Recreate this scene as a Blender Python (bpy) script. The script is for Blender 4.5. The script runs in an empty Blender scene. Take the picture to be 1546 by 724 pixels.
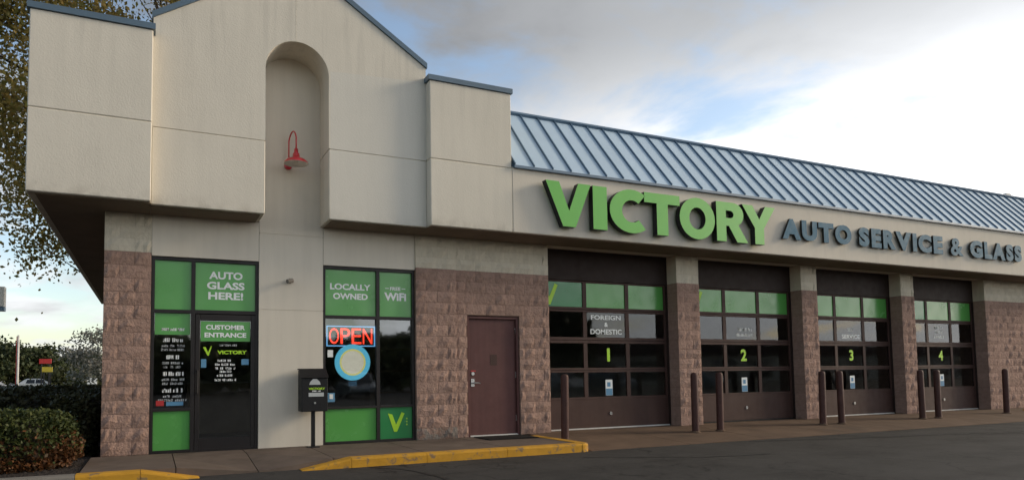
import bpy, bmesh, math, random
import numpy as np
from mathutils import Vector, Matrix
random.seed(7); np.random.seed(7)
R = math.radians
scene = bpy.context.scene
C = scene.collection

# ------------------------------------------------------------------ camera
cam_d = bpy.data.cameras.new('camera'); cam = bpy.data.objects.new('camera', cam_d); C.objects.link(cam)
cam_d.sensor_width = 36.0; cam_d.lens = 23.878
cam_d.shift_x = 0.0529; cam_d.shift_y = 0.0915
cam_d.clip_start = 0.1; cam_d.clip_end = 3000
_r = Vector((0.91196, -0.41011, -0.01219)); _u = Vector((-0.01405, -0.0609, 0.99804)); _f = Vector((0.41005, 0.91, 0.0613))
cam.matrix_world = Matrix(((_r.x, _u.x, -_f.x, 0.6588), (_r.y, _u.y, -_f.y, -11.0658), (_r.z, _u.z, -_f.z, 1.0992), (0, 0, 0, 1)))
scene.camera = cam

# ------------------------------------------------------------------ sky and sun
SUN_AZ, SUN_EL = R(104), R(20)          # from the right, low, behind thin cloud
sun_dir = Vector((math.sin(SUN_AZ) * math.cos(SUN_EL), math.cos(SUN_AZ) * math.cos(SUN_EL), math.sin(SUN_EL)))
world = bpy.data.worlds.new('World'); scene.world = world; world.use_nodes = True
nt = world.node_tree; nt.nodes.clear()
def N(t, kind, **kw):
    n = t.nodes.new(kind)
    for k, v in kw.items(): setattr(n, k, v)
    return n
def L(t, a, b): t.links.new(a, b)
def mth(t, op, a, b=None, clamp=False):
    n = N(t, 'ShaderNodeMath', operation=op, use_clamp=clamp)
    for i, v in enumerate((a, b)):
        if v is None: continue
        if isinstance(v, (int, float)): n.inputs[i].default_value = v
        else: L(t, v, n.inputs[i])
    return n.outputs[0]
def mrange(t, v, a, b, c=0.0, d=1.0, smooth=True):
    n = N(t, 'ShaderNodeMapRange', interpolation_type='SMOOTHSTEP' if smooth else 'LINEAR')
    L(t, v, n.inputs['Value'])
    for k, x in zip(('From Min', 'From Max', 'To Min', 'To Max'), (a, b, c, d)): n.inputs[k].default_value = x
    return n.outputs['Result']
def mixc(t, fac, a, b, mode='MIX'):
    n = N(t, 'ShaderNodeMix', data_type='RGBA', blend_type=mode)
    if isinstance(fac, (int, float)): n.inputs['Factor'].default_value = fac
    else: L(t, fac, n.inputs['Factor'])
    for s, v in (('A', a), ('B', b)):
        sock = [i for i in n.inputs if i.name == s and i.type == 'RGBA'][0]
        if isinstance(v, tuple): sock.default_value = (*v, 1) if len(v) == 3 else v
        else: L(t, v, sock)
    return [o for o in n.outputs if o.type == 'RGBA'][0]
def noise(t, vec, scale, detail=4, rough=.55, dist=0.0):
    n = N(t, 'ShaderNodeTexNoise')
    n.inputs['Scale'].default_value = scale; n.inputs['Detail'].default_value = detail
    n.inputs['Roughness'].default_value = rough; n.inputs['Distortion'].default_value = dist
    if vec is not None: L(t, vec, n.inputs['Vector'])
    return n.outputs['Fac']
SKY_STRENGTH = 0.1
sky = N(nt, 'ShaderNodeTexSky', sky_type='NISHITA')
sky.sun_disc = False; sky.sun_elevation = SUN_EL; sky.sun_rotation = SUN_AZ
sky.air_density = 1.0; sky.dust_density = 1.2; sky.ozone_density = 1.2
tc = N(nt, 'ShaderNodeTexCoord')
sep = N(nt, 'ShaderNodeSeparateXYZ'); L(nt, tc.outputs['Generated'], sep.inputs[0])
zz = mth(nt, 'ADD', mth(nt, 'MAXIMUM', sep.outputs['Z'], 0.0), 0.22)
cmb = N(nt, 'ShaderNodeCombineXYZ')
L(nt, mth(nt, 'DIVIDE', sep.outputs['X'], zz), cmb.inputs[0]); L(nt, mth(nt, 'DIVIDE', sep.outputs['Y'], zz), cmb.inputs[1])
mp = N(nt, 'ShaderNodeMapping'); L(nt, cmb.outputs[0], mp.inputs['Vector']); mp.inputs['Location'].default_value = (3.1, 1.7, 0.4)
n1 = noise(nt, mp.outputs[0], 2.4, 9, .56, .25)
n2 = noise(nt, mp.outputs[0], 0.55, 6, .5, .2)
n3 = noise(nt, mp.outputs[0], 3.0, 7, .55, .3)
dot = N(nt, 'ShaderNodeVectorMath', operation='DOT_PRODUCT'); L(nt, tc.outputs['Generated'], dot.inputs[0]); dot.inputs[1].default_value = sun_dir
glow = mth(nt, 'POWER', mrange(nt, dot.outputs['Value'], -0.35, 1.0), 1.6)
cover = mth(nt, 'ADD', n1, mth(nt, 'MULTIPLY', glow, 0.15))
mask = mrange(nt, cover, 0.44, 0.64, .06, .95)
high = mrange(nt, sep.outputs['Z'], .13, .47, 1.0, .24)
lit = mth(nt, 'MULTIPLY', mth(nt, 'ADD', mth(nt, 'MULTIPLY', glow, 10.0), mrange(nt, mth(nt, 'ADD', mth(nt, 'MULTIPLY', n2, .35), mth(nt, 'MULTIPLY', n3, .65)), .38, .60, 3.6, 5.4)), high)
cl = N(nt, 'ShaderNodeVectorMath', operation='SCALE'); cl.inputs[0].default_value = (.965, .98, 1.0); L(nt, lit, cl.inputs['Scale'])
skyc = mixc(nt, mask, mixc(nt, 1.0, sky.outputs[0], (1.35, 1.28, 1.2), 'MULTIPLY'), cl.outputs[0])
bg = N(nt, 'ShaderNodeBackground'); bg.inputs['Strength'].default_value = SKY_STRENGTH; L(nt, skyc, bg.inputs['Color'])
wo = N(nt, 'ShaderNodeOutputWorld'); L(nt, bg.outputs[0], wo.inputs['Surface'])

sd = bpy.data.lights.new('sun', 'SUN'); sd.energy = 1.4; sd.angle = R(14); sd.color = (1.0, .84, .62)
sun = bpy.data.objects.new('sun', sd); C.objects.link(sun)
sun.rotation_euler = (-sun_dir).to_track_quat('-Z', 'Y').to_euler(); sun.location = (20, -10, 20)

vs = scene.view_settings
vs.view_transform = 'Standard'; vs.look = 'None'; vs.exposure = 0.92; vs.gamma = 1.0; vs.use_curve_mapping = False
scene.cycles.max_bounces = 8; scene.cycles.transparent_max_bounces = 12
scene.cycles.use_denoising = True

# ------------------------------------------------------------------ helpers
def tag(o, label=None, cat=None, group=None, kind=None):
    for k, v in (('label', label), ('category', cat), ('group', group), ('kind', kind)):
        if v: o[k] = v
    return o
def link(o, parent=None):
    C.objects.link(o)
    if parent is not None: o.parent = parent
    return o
def empty(name, loc=(0, 0, 0), rz=0, parent=None):
    o = bpy.data.objects.new(name, None); o.location = loc; o.rotation_euler = (0, 0, rz); o.empty_display_size = .2
    return link(o, parent)
class MB:
    """collects polygons, builds one mesh object"""
    def __init__(s): s.v = []; s.f = []; s.m = []
    def poly(s, pts, m=0):
        b = len(s.v); s.v += [tuple(p) for p in pts]; s.f.append(tuple(range(b, b + len(pts)))); s.m.append(m)
    def box(s, x0, x1, y0, y1, z0, z1, m=0):
        b = len(s.v)
        s.v += [(x, y, z) for z in (z0, z1) for y in (y0, y1) for x in (x0, x1)]
        for f in ((0, 2, 3, 1), (4, 5, 7, 6), (0, 1, 5, 4), (2, 6, 7, 3), (0, 4, 6, 2), (1, 3, 7, 5)):
            s.f.append(tuple(b + i for i in f)); s.m.append(m)
        return s
    def prism_y(s, pts, y0, y1, m=0):
        """pts: (x,z) outline, counter clockwise seen from -y; extruded from y0 to y1"""
        n = len(pts); b = len(s.v)
        s.v += [(x, y0, z) for x, z in pts] + [(x, y1, z) for x, z in pts]
        s.f.append(tuple(b + i for i in range(n))); s.m.append(m)
        s.f.append(tuple(b + n + i for i in reversed(range(n)))); s.m.append(m)
        for i in range(n):
            j = (i + 1) % n
            s.f.append((b + i, b + n + i, b + n + j, b + j)); s.m.append(m)
        return s
    def prism_x(s, pts, x0, x1, m=0):
        n = len(pts); b = len(s.v)
        s.v += [(x0, y, z) for y, z in pts] + [(x1, y, z) for y, z in pts]
        s.f.append(tuple(b + i for i in range(n))); s.m.append(m)
        s.f.append(tuple(b + n + i for i in reversed(range(n)))); s.m.append(m)
        for i in range(n):
            j = (i + 1) % n
            s.f.append((b + i, b + n + i, b + n + j, b + j)); s.m.append(m)
        return s
    def tube(s, pts, rads, seg=10, m=0, cap=True):
        pts = [Vector(p) for p in pts]; rings = []
        if isinstance(rads, (int, float)): rads = [rads] * len(pts)
        ref = None
        for i, p in enumerate(pts):
            t = (pts[min(i + 1, len(pts) - 1)] - pts[max(i - 1, 0)]).normalized()
            if ref is None: ref = t.orthogonal().normalized()
            ref = (ref - t * ref.dot(t)).normalized(); bi = t.cross(ref)
            b = len(s.v)
            for k in range(seg):
                a = 2 * math.pi * k / seg
                s.v.append(tuple(p + (ref * math.cos(a) + bi * math.sin(a)) * rads[i]))
            rings.append(b)
        for a, b in zip(rings, rings[1:]):
            for k in range(seg):
                k2 = (k + 1) % seg
                s.f.append((a + k, a + k2, b + k2, b + k)); s.m.append(m)
        if cap:
            s.f.append(tuple(rings[0] + k for k in reversed(range(seg)))); s.m.append(m)
            s.f.append(tuple(rings[-1] + k for k in range(seg))); s.m.append(m)
        return s
    def lathe(s, prof, cx=0, cy=0, cz=0, seg=24, m=0):
        """prof: (radius, z)"""
        rings = []
        for r, z in prof:
            b = len(s.v)
            for k in range(seg):
                a = 2 * math.pi * k / seg
                s.v.append((cx + r * math.cos(a), cy + r * math.sin(a), cz + z))
            rings.append(b)
        for a, b in zip(rings, rings[1:]):
            for k in range(seg):
                k2 = (k + 1) % seg
                s.f.append((a + k, a + k2, b + k2, b + k)); s.m.append(m)
        return s
    def mesh(s, name):
        me = bpy.data.meshes.new(name); me.from_pydata(s.v, [], s.f); me.update()
        return me
    def build(s, name, mats, parent=None, smooth=False, bevel=0.0):
        me = s.mesh(name)
        if not isinstance(mats, (list, tuple)): mats = [mats]
        for m in mats: me.materials.append(m)
        me.polygons.foreach_set('material_index', s.m)
        bm = bmesh.new(); bm.from_mesh(me); bmesh.ops.recalc_face_normals(bm, faces=bm.faces)
        if bevel: bmesh.ops.bevel(bm, geom=[e for e in bm.edges], offset=bevel, segments=1, affect='EDGES')
        bm.to_mesh(me); bm.free()
        if smooth: me.polygons.foreach_set('use_smooth', [True] * len(me.polygons))
        return link(bpy.data.objects.new(name, me), parent)
def box(name, mat, parent, x0, x1, y0, y1, z0, z1, bevel=0.0):
    return MB().box(x0, x1, y0, y1, z0, z1).build(name, mat, parent, bevel=bevel)
def nmesh(name, V, F, mat, parent=None, smooth=False):
    me = bpy.data.meshes.new(name); V = np.asarray(V, np.float32); F = np.asarray(F, np.int32); k = F.shape[1]
    me.vertices.add(len(V)); me.vertices.foreach_set('co', V.ravel())
    me.loops.add(F.size); me.loops.foreach_set('vertex_index', F.ravel())
    me.polygons.add(len(F)); me.polygons.foreach_set('loop_start', np.arange(0, F.size, k, dtype=np.int32))
    me.polygons.foreach_set('loop_total', np.full(len(F), k, np.int32))
    me.update(calc_edges=True); me.validate()
    for m in (mat if isinstance(mat, (list, tuple)) else [mat]): me.materials.append(m)
    if smooth: me.polygons.foreach_set('use_smooth', [True] * len(me.polygons))
    return link(bpy.data.objects.new(name, me), parent)

# ------------------------------------------------------------------ materials
def material(name, col, rough=.7, spec=.5, metal=0.0, var=0.12, vscale=3.0, bump=0.0, bscale=60.0, rand=0.0, streak=0.0, emit=None, dirt=None, bdetail=4, extra=None, coat=0.0):
    m = bpy.data.materials.new(name); m.use_nodes = True; t = m.node_tree
    b = t.nodes['Principled BSDF']
    b.inputs['Roughness'].default_value = rough; b.inputs['Metallic'].default_value = metal
    b.inputs['Specular IOR Level'].default_value = spec; b.inputs['Coat Weight'].default_value = coat
    tc = N(t, 'ShaderNodeTexCoord'); geo = N(t, 'ShaderNodeNewGeometry')
    pos = geo.outputs['Position']
    c = mixc(t, 0.0, tuple(col), tuple(col))
    if var:
        f = mrange(t, noise(t, pos, vscale, 6, .62), .25, .75, 1 - var, 1 + var, False)
        s = N(t, 'ShaderNodeVectorMath', operation='SCALE'); L(t, c, s.inputs[0]); L(t, f, s.inputs['Scale']); c = s.outputs[0]
        b.inputs['Roughness'].default_value = rough
        L(t, mrange(t, noise(t, pos, vscale * 2.3, 3), .3, .7, max(rough - .08, .02), min(rough + .08, 1), False), b.inputs['Roughness'])
    if streak:
        mpn = N(t, 'ShaderNodeMapping'); L(t, pos, mpn.inputs['Vector']); mpn.inputs['Scale'].default_value = (5.0, 5.0, .35)
        f = mrange(t, noise(t, mpn.outputs[0], 1.6, 6, .6), .35, .75, 1.0, 1 - streak)
        s = N(t, 'ShaderNodeVectorMath', operation='SCALE'); L(t, c, s.inputs[0]); L(t, f, s.inputs['Scale']); c = s.outputs[0]
    if dirt:
        dcol, dscale, d0, d1, damt = dirt
        f = mth(t, 'MULTIPLY', mrange(t, noise(t, pos, dscale, 5, .6, .4), d0, d1), damt)
        c = mixc(t, f, c, tuple(dcol))
    if rand:
        oi = N(t, 'ShaderNodeObjectInfo')
        f = mrange(t, oi.outputs['Random'], 0, 1, 1 - rand, 1 + rand, False)
        s = N(t, 'ShaderNodeVectorMath', operation='SCALE'); L(t, c, s.inputs[0]); L(t, f, s.inputs['Scale']); c = s.outputs[0]
    if extra: c = extra(t, c, pos)
    L(t, c, b.inputs['Base Color'])
    if bump:
        bn = N(t, 'ShaderNodeBump'); bn.inputs['Strength'].default_value = 1.0; bn.inputs['Distance'].default_value = bump
        L(t, noise(t, pos, bscale, bdetail, .65), bn.inputs['Height']); L(t, bn.outputs[0], b.inputs['Normal'])
    if emit:
        b.inputs['Emission Color'].default_value = (*emit[0], 1); b.inputs['Emission Strength'].default_value = emit[1]
    return m
def glass_mat(name, tint=(.80, .82, .82), refl=1.0):
    m = bpy.data.materials.new(name); m.use_nodes = True; t = m.node_tree; t.nodes.clear()
    fr = N(t, 'ShaderNodeFresnel'); fr.inputs['IOR'].default_value = 1.6
    f2 = mth(t, 'ADD', mth(t, 'MULTIPLY', fr.outputs[0], 1.55 * refl), 0.025 * refl, True)
    tr = N(t, 'ShaderNodeBsdfTransparent'); tr.inputs['Color'].default_value = (*tint, 1)
    gl = N(t, 'ShaderNodeBsdfGlossy'); gl.inputs['Roughness'].default_value = .03; gl.inputs['Color'].default_value = (.92, .95, .97, 1)
    geo = N(t, 'ShaderNodeNewGeometry')
    bn = N(t, 'ShaderNodeBump'); bn.inputs['Distance'].default_value = .0016; bn.inputs['Strength'].default_value = .6
    L(t, noise(t, geo.outputs['Position'], 2.2, 2), bn.inputs['Height']); L(t, bn.outputs[0], gl.inputs['Normal'])
    f2 = mth(t, 'MULTIPLY', f2, mth(t, 'SUBTRACT', 1.0, geo.outputs['Backfacing']))      # only the outer skin of a pane mirrors
    mx = N(t, 'ShaderNodeMixShader'); L(t, f2, mx.inputs[0]); L(t, tr.outputs[0], mx.inputs[1]); L(t, gl.outputs[0], mx.inputs[2])
    o = N(t, 'ShaderNodeOutputMaterial'); L(t, mx.outputs[0], o.inputs['Surface'])
    return m
def leaf_mat(name, cols, rough=.55, trans=.25):
    m = bpy.data.materials.new(name); m.use_nodes = True; t = m.node_tree; b = t.nodes['Principled BSDF']
    geo = N(t, 'ShaderNodeNewGeometry'); rp = N(t, 'ShaderNodeValToRGB')
    L(t, mth(t, 'FRACT', mth(t, 'ADD', mth(t, 'MULTIPLY', geo.outputs['Random Per Island'], .75), mth(t, 'MULTIPLY', noise(t, geo.outputs['Position'], .8, 2), .45))), rp.inputs[0])
    rp.color_ramp.elements[0].color = (*cols[0], 1); rp.color_ramp.elements[-1].color = (*cols[-1], 1)
    for i, c in enumerate(cols[1:-1]):
        e = rp.color_ramp.elements.new((i + 1) / (len(cols) - 1)); e.color = (*c, 1)
    L(t, rp.outputs[0], b.inputs['Base Color']); b.inputs['Roughness'].default_value = rough; b.inputs['Specular IOR Level'].default_value = .25
    tl = N(t, 'ShaderNodeBsdfTranslucent'); L(t, rp.outputs[0], tl.inputs['Color'])
    mx = N(t, 'ShaderNodeMixShader'); mx.inputs[0].default_value = trans
    out = t.nodes['Material Output']; L(t, b.outputs[0], mx.inputs[1]); L(t, tl.outputs[0], mx.inputs[2]); L(t, mx.outputs[0], out.inputs['Surface'])
    return m
M = {}
def speckle(t, c, pos):
    f = mrange(t, noise(t, pos, 60, 3, .6), .55, .70)
    c = mixc(t, mth(t, 'MULTIPLY', f, .5), c, (.11, .10, .09))
    f = mrange(t, noise(t, pos, 2.3, 4, .6, 1.0), .60, .68)
    c = mixc(t, mth(t, 'MULTIPLY', f, .6), c, (.016, .015, .014))
    f = mrange(t, noise(t, pos, 9, 4, .6), .35, .65)
    c = mixc(t, mth(t, 'MULTIPLY', f, .35), c, (.062, .056, .051))
    mpn = N(t, 'ShaderNodeMapping'); L(t, pos, mpn.inputs['Vector']); mpn.inputs['Scale'].default_value = (.12, 1.4, 1); mpn.inputs['Rotation'].default_value = (0, 0, .12)
    f = mrange(t, noise(t, mpn.outputs[0], 1.0, 5, .6), .52, .70)
    c = mixc(t, mth(t, 'MULTIPLY', f, .45), c, (.018, .016, .015))
    vo = N(t, 'ShaderNodeTexVoronoi', feature='DISTANCE_TO_EDGE'); vo.inputs['Scale'].default_value = .45
    wv = N(t, 'ShaderNodeVectorMath', operation='ADD'); L(t, pos, wv.inputs[0])
    nz = N(t, 'ShaderNodeTexNoise'); nz.inputs['Scale'].default_value = 1.5; nz.inputs['Detail'].default_value = 5; L(t, pos, nz.inputs['Vector'])
    L(t, nz.outputs['Color'], wv.inputs[1]); L(t, wv.outputs[0], vo.inputs['Vector'])
    ck = mth(t, 'LESS_THAN', vo.outputs['Distance'], .006)
    ck = mth(t, 'MULTIPLY', ck, mrange(t, noise(t, pos, .35, 2), .45, .6))
    return mixc(t, mth(t, 'MULTIPLY', ck, .8), c, (.010, .009, .009))
def rain(t, c, pos):
    # rain streaks running down from the copings, splash dirt along the lower edge
    sx = N(t, 'ShaderNodeSeparateXYZ'); L(t, pos, sx.inputs[0])
    mpn = N(t, 'ShaderNodeMapping'); L(t, pos, mpn.inputs['Vector']); mpn.inputs['Scale'].default_value = (9.0, 9.0, .5)
    st = mrange(t, noise(t, mpn.outputs[0], 1.0, 5, .6), .50, .68)
    f = mth(t, 'MULTIPLY', mth(t, 'MULTIPLY', st, mrange(t, sx.outputs['Z'], 5.0, 6.3)), .15)
    c = mixc(t, f, c, (.27, .25, .22))
    low = mth(t, 'MULTIPLY', mrange(t, sx.outputs['Z'], 3.58, 3.80, 1, 0), mrange(t, noise(t, pos, 5, 4), .35, .65))
    c = mixc(t, mth(t, 'MULTIPLY', low, .32), c, (.30, .26, .21))
    return c
M['stucco'] = material('stucco', (.655, .605, .515), .9, .2, var=.05, vscale=.8, bump=.003, bscale=45, streak=.05, dirt=((.45, .41, .34), .55, .55, .8, .28), extra=rain)
M['stucco_wall'] = material('stucco_wall', (.66, .60, .505), .88, .2, var=.05, vscale=.9, bump=.002, bscale=60, streak=.06, dirt=((.42, .38, .31), .7, .55, .8, .3))
def patch(t, c, pos):
    c = rain(t, c, pos)
    sx = N(t, 'ShaderNodeSeparateXYZ'); L(t, pos, sx.inputs[0])
    wob = mth(t, 'MULTIPLY', noise(t, pos, 6, 3), .03)
    a = mth(t, 'GREATER_THAN', sx.outputs['X'], 3.19)
    b = mth(t, 'LESS_THAN', mth(t, 'ADD', mth(t, 'ADD', sx.outputs['Z'], wob), mth(t, 'MULTIPLY', sx.outputs['X'], -.06)), 5.78)
    return mixc(t, mth(t, 'MULTIPLY', mth(t, 'MULTIPLY', a, b), .5), c, (.61, .595, .545))
M['stucco_patch'] = material('stucco_repainted', (.655, .605, .515), .9, .2, var=.05, vscale=.8, bump=.003, bscale=45, streak=.05, dirt=((.45, .40, .32), .55, .55, .8, .28), extra=patch)
M['fascia'] = material('stucco_fascia', (.645, .585, .495), .9, .2, var=.06, vscale=.6, bump=.003, bscale=45, streak=.05, dirt=((.50, .46, .42), .35, .5, .75, .4))
M['soffit'] = material('soffit', (.21, .165, .125), .9, .2, var=.12, vscale=2, bump=.002, bscale=40)  # cream underside; its shade is put into this brown colour
M['block'] = material('split_block', (.34, .225, .180), .95, .12, var=.2, vscale=11, bump=.04, bscale=15, rand=.08, bdetail=8, dirt=((.38, .27, .215), 13, .52, .75, .45))
M['band'] = material('painted_block', (.63, .565, .45), .9, .2, var=.07, vscale=4, bump=.012, bscale=22, rand=.015, bdetail=7, streak=.10)
M['base_block'] = material('bare_base_block', (.20, .175, .155), .95, .12, var=.4, vscale=9, bump=.04, bscale=15, rand=.1, bdetail=8, dirt=((.27, .17, .13), 8, .45, .6, .8))
M['mortar'] = material('mortar', (.20, .13, .10), .95, .1, var=.15, vscale=12)
M['coping'] = material('coping', (.085, .135, .185), .45, .5, var=.12, vscale=2)
M['roof'] = material('roof_panel', (.42, .53, .63), .5, .4, var=.05, vscale=.9, rand=.03)
M['seam'] = material('roof_seam', (.10, .16, .23), .5, .5, var=.08, vscale=2)  # dark trim blue; on the standing seams the ribs' shaded side is painted in
M['frame'] = material('dark_bronze', (.016, .012, .011), .45, .35, var=.15, vscale=4)
M['gdoor'] = material('garage_brown', (.070, .038, .031), .6, .22, var=.12, vscale=3, streak=.15, bump=.0008, bscale=120)
M['header'] = material('header_brown', (.028, .017, .014), .65, .25, var=.12, vscale=3)
M['sdoor'] = material('service_maroon', (.115, .050, .046), .6, .25, var=.14, vscale=3.5, streak=.15)
M['green'] = material('green_film', (.095, .34, .075), .22, .5, var=.03, vscale=1.5)
M['green_dark'] = material('green_film_dark', (.035, .235, .075), .22, .5, var=.03, vscale=1.5)
M['lime'] = material('lime_vinyl', (.42, .72, .03), .4, .4, var=.02)
M['white'] = material('white_vinyl', (.80, .82, .80), .45, .4, var=.02)
M['grey_vinyl'] = material('grey_vinyl', (.42, .44, .44), .5, .4, var=.02)
M['red_vinyl'] = material('red_vinyl', (.45, .03, .03), .45, .4, var=.03)
M['blue_vinyl'] = material('blue_vinyl', (.10, .26, .42), .45, .4, var=.03)
M['glass'] = glass_mat('glass', refl=1.5)
M['glass_g'] = glass_mat('garage_glass', (.75, .77, .77), .45)
M['green_face'] = material('sign_green', (.135, .455, .07), .4, .4, var=.03)
M['return'] = material('sign_return', (.012, .013, .012), .5, .4, var=.1)
M['navy'] = material('sign_navy', (.045, .135, .205), .6, .15, var=.06, vscale=4)
M['red'] = material('lamp_red', (.48, .022, .028), .3, .5, var=.05, coat=.4)
M['enamel'] = material('white_enamel', (.80, .76, .72), .35, .5, var=.03)
M['black'] = material('black_metal', (.010, .010, .011), .5, .25, var=.12)
M['steel'] = material('brushed_steel', (.55, .54, .52), .3, .5, metal=.9, var=.08)
M['bollard'] = material('bollard_brown', (.080, .036, .029), .6, .25, var=.22, vscale=7, streak=.25, bump=.001, bscale=50)
M['yellow'] = material('kerb_yellow', (.50, .255, .025), .8, .25, var=.2, vscale=4, bump=.004, bscale=30, dirt=((.15, .12, .095), 7, .56, .66, .75))
M['kerb'] = material('kerb_concrete', (.20, .18, .155), .9, .2, var=.18, vscale=4, bump=.003, bscale=40)
M['walk'] = material('sidewalk', (.130, .098, .078), .9, .2, var=.22, vscale=2.2, bump=.002, bscale=70, rand=.06, dirt=((.06, .045, .035), 1.3, .5, .75, .55))
M['apron'] = material('apron', (.130, .084, .056), .9, .2, var=.24, vscale=1.6, bump=.002, bscale=70, rand=.05, dirt=((.05, .038, .03), .9, .5, .78, .6))
M['sill'] = material('sill', (.62, .60, .56), .7, .3, var=.15, vscale=6)
M['asphalt'] = material('asphalt', (.043, .0395, .037), .88, .2, var=.34, vscale=.6, bump=.008, bscale=70, bdetail=8, dirt=((.020, .018, .017), .7, .50, .68, .75), extra=speckle)
M['tar'] = material('tar', (.014, .013, .013), .6, .4, var=.2, vscale=9)
M['mulch'] = material('gravel', (.055, .045, .04), .95, .15, var=.45, vscale=22, bump=.03, bscale=34, bdetail=6)
M['lawn'] = material('lawn', (.055, .075, .028), .95, .15, var=.35, vscale=1.5, bump=.03, bscale=20)
M['interior'] = material('interior', (.36, .34, .31), .9, .2, var=.15)
M['int_floor'] = material('interior_floor', (.22, .21, .20), .5, .4, var=.2)
M['shelf'] = material('shelf', (.28, .22, .15), .7, .3, var=.2)
M['mat'] = material('rubber_mat', (.016, .014, .013), .9, .2, var=.25, vscale=20, bump=.004, bscale=90)
M['bark'] = material('bark', (.075, .058, .045), .95, .15, var=.35, vscale=9, bump=.03, bscale=18, bdetail=6)
M['rubber'] = material('tyre', (.014, .014, .014), .85, .2, var=.1)
M['neon_red'] = material('neon_red', (.6, .02, .01), .4, var=0, emit=((1.0, .05, .02), 1.3))
M['neon_blue'] = material('neon_blue', (.1, .3, .5), .4, var=0, emit=((.16, .42, .75), .7))
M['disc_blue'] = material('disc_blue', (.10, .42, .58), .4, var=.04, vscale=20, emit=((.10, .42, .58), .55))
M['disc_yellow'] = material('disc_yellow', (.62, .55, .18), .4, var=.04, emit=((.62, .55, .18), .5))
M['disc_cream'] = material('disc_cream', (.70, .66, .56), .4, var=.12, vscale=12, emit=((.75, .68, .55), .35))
M['leaf_big'] = leaf_mat('leaf_autumn', [(.06, .072, .02), (.13, .125, .03), (.22, .18, .05), (.30, .21, .06), (.10, .085, .03)], trans=.5)
M['leaf_far'] = leaf_mat('leaf_far', [(.022, .034, .014), (.04, .055, .02), (.06, .065, .025)], trans=.1)
M['leaf_mid'] = leaf_mat('leaf_mid', [(.04, .055, .02), (.075, .085, .03), (.09, .085, .035)], trans=.15)
M['leaf_pale'] = leaf_mat('leaf_pale', [(.10, .105, .085), (.17, .17, .15), (.26, .25, .23), (.12, .13, .09)], trans=.2)
M['leaf_hedge'] = leaf_mat('leaf_hedge', [(.022, .034, .009), (.045, .060, .015), (.068, .075, .020)], trans=.12)
M['leaf_dry'] = leaf_mat('leaf_dry', [(.08, .034, .013), (.14, .055, .020), (.05, .032, .012)], trans=.12)
M['leaf_dark'] = leaf_mat('leaf_dark', [(.014, .018, .008), (.026, .030, .012), (.04, .036, .014)], trans=.08)

# ------------------------------------------------------------------ lettering
def curve_mesh(cu):
    o = bpy.data.objects.new('tmp', cu); me = bpy.data.meshes.new_from_object(o)
    bpy.data.objects.remove(o); bpy.data.curves.remove(cu); return me
def text_arrays(s, bold=0.0, extrude=0.0, spacing=1.0):
    cu = bpy.data.curves.new('t', 'FONT'); cu.body = s; cu.offset = bold; cu.extrude = extrude; cu.resolution_u = 4; cu.space_character = spacing
    me = curve_mesh(cu)
    V = [v.co.copy() for v in me.vertices]; F = [tuple(p.vertices) for p in me.polygons]; Nn = [p.normal.copy() for p in me.polygons]
    bpy.data.meshes.remove(me); return V, F, Nn
def poly_arrays(loops, extrude):
    cu = bpy.data.curves.new('t', 'CURVE'); cu.dimensions = '2D'; cu.fill_mode = 'BOTH'; cu.extrude = extrude
    for lp in loops:
        sp = cu.splines.new('POLY'); sp.points.add(len(lp) - 1); sp.use_cyclic_u = True
        for i, (x, y) in enumerate(lp): sp.points[i].co = (x, y, 0, 1)
    me = curve_mesh(cu)
    V = [v.co.copy() for v in me.vertices]; F = [tuple(p.vertices) for p in me.polygons]; Nn = [p.normal.copy() for p in me.polygons]
    bpy.data.meshes.remove(me); return V, F, Nn
def place_glyph(name, arr, parent, x0, x1, z0, z1, yf, depth, mats):
    """fit glyph arrays into a box; front face at y = yf looking to -y"""
    V, F, Nn = arr
    ax, bx = min(v.x for v in V), max(v.x for v in V); ay, by = min(v.y for v in V), max(v.y for v in V)
    az, bz = min(v.z for v in V), max(v.z for v in V); dz = max(bz - az, 1e-6)
    out = [(x0 + (v.x - ax) / (bx - ax) * (x1 - x0), yf + (0 if depth == 0 else (bz - v.z) / dz * depth), z0 + (v.y - ay) / (by - ay) * (z1 - z0)) for v in V]
    me = bpy.data.meshes.new(name); me.from_pydata(out, [], F)
    for m in mats: me.materials.append(m)
    if len(mats) > 1:
        for p, n in zip(me.polygons, Nn): p.material_index = 0 if abs(n.z) > .7 else 1
    me.update()
    return link(bpy.data.objects.new(name, me), parent)
def lettering(parent, s, cx, z0, h, y, mat, width=None, bold=.03, name='lettering', spacing=1.0):
    V, F, Nn = text_arrays(s, bold, 0, spacing)
    ax, bx = min(v.x for v in V), max(v.x for v in V); ay, by = min(v.y for v in V), max(v.y for v in V)
    w = width if width else (bx - ax) * h / (by - ay)
    return place_glyph(name, (V, F, Nn), parent, cx - w / 2, cx + w / 2, z0, z0 + h, y, 0, [mat])
def word_lines(parent, cx, z, n, dz, w, h, y, mat, seed=0, name='fine_print'):
    """small print that cannot be read: rows of short strokes"""
    rg = random.Random(seed); mb = MB()
    for i in range(n):
        ww = w * rg.uniform(.55, 1.0); x = cx - ww / 2
        while x < cx + ww / 2 - .01:
            k = min(rg.uniform(.05, .13), cx + ww / 2 - x)
            xx = x
            while xx < x + k - .008:
                s = rg.uniform(.012, .02)
                zt = z - i * dz
                mb.box(xx, xx + s, y, y + .001, zt, zt + h * rg.choice((.75, 1, 1)))
                mb.box(xx, xx + s + .006, y, y + .001, zt + h * rg.choice((0, .4, .8)) + .0005, zt + h * .99 * rg.choice((.25, .6, 1)) + .001) if rg.random() < .6 else None
                xx += s + .009
            x += k + .025
    return tag(mb.build(name, mat, parent), kind='stuff')

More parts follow.
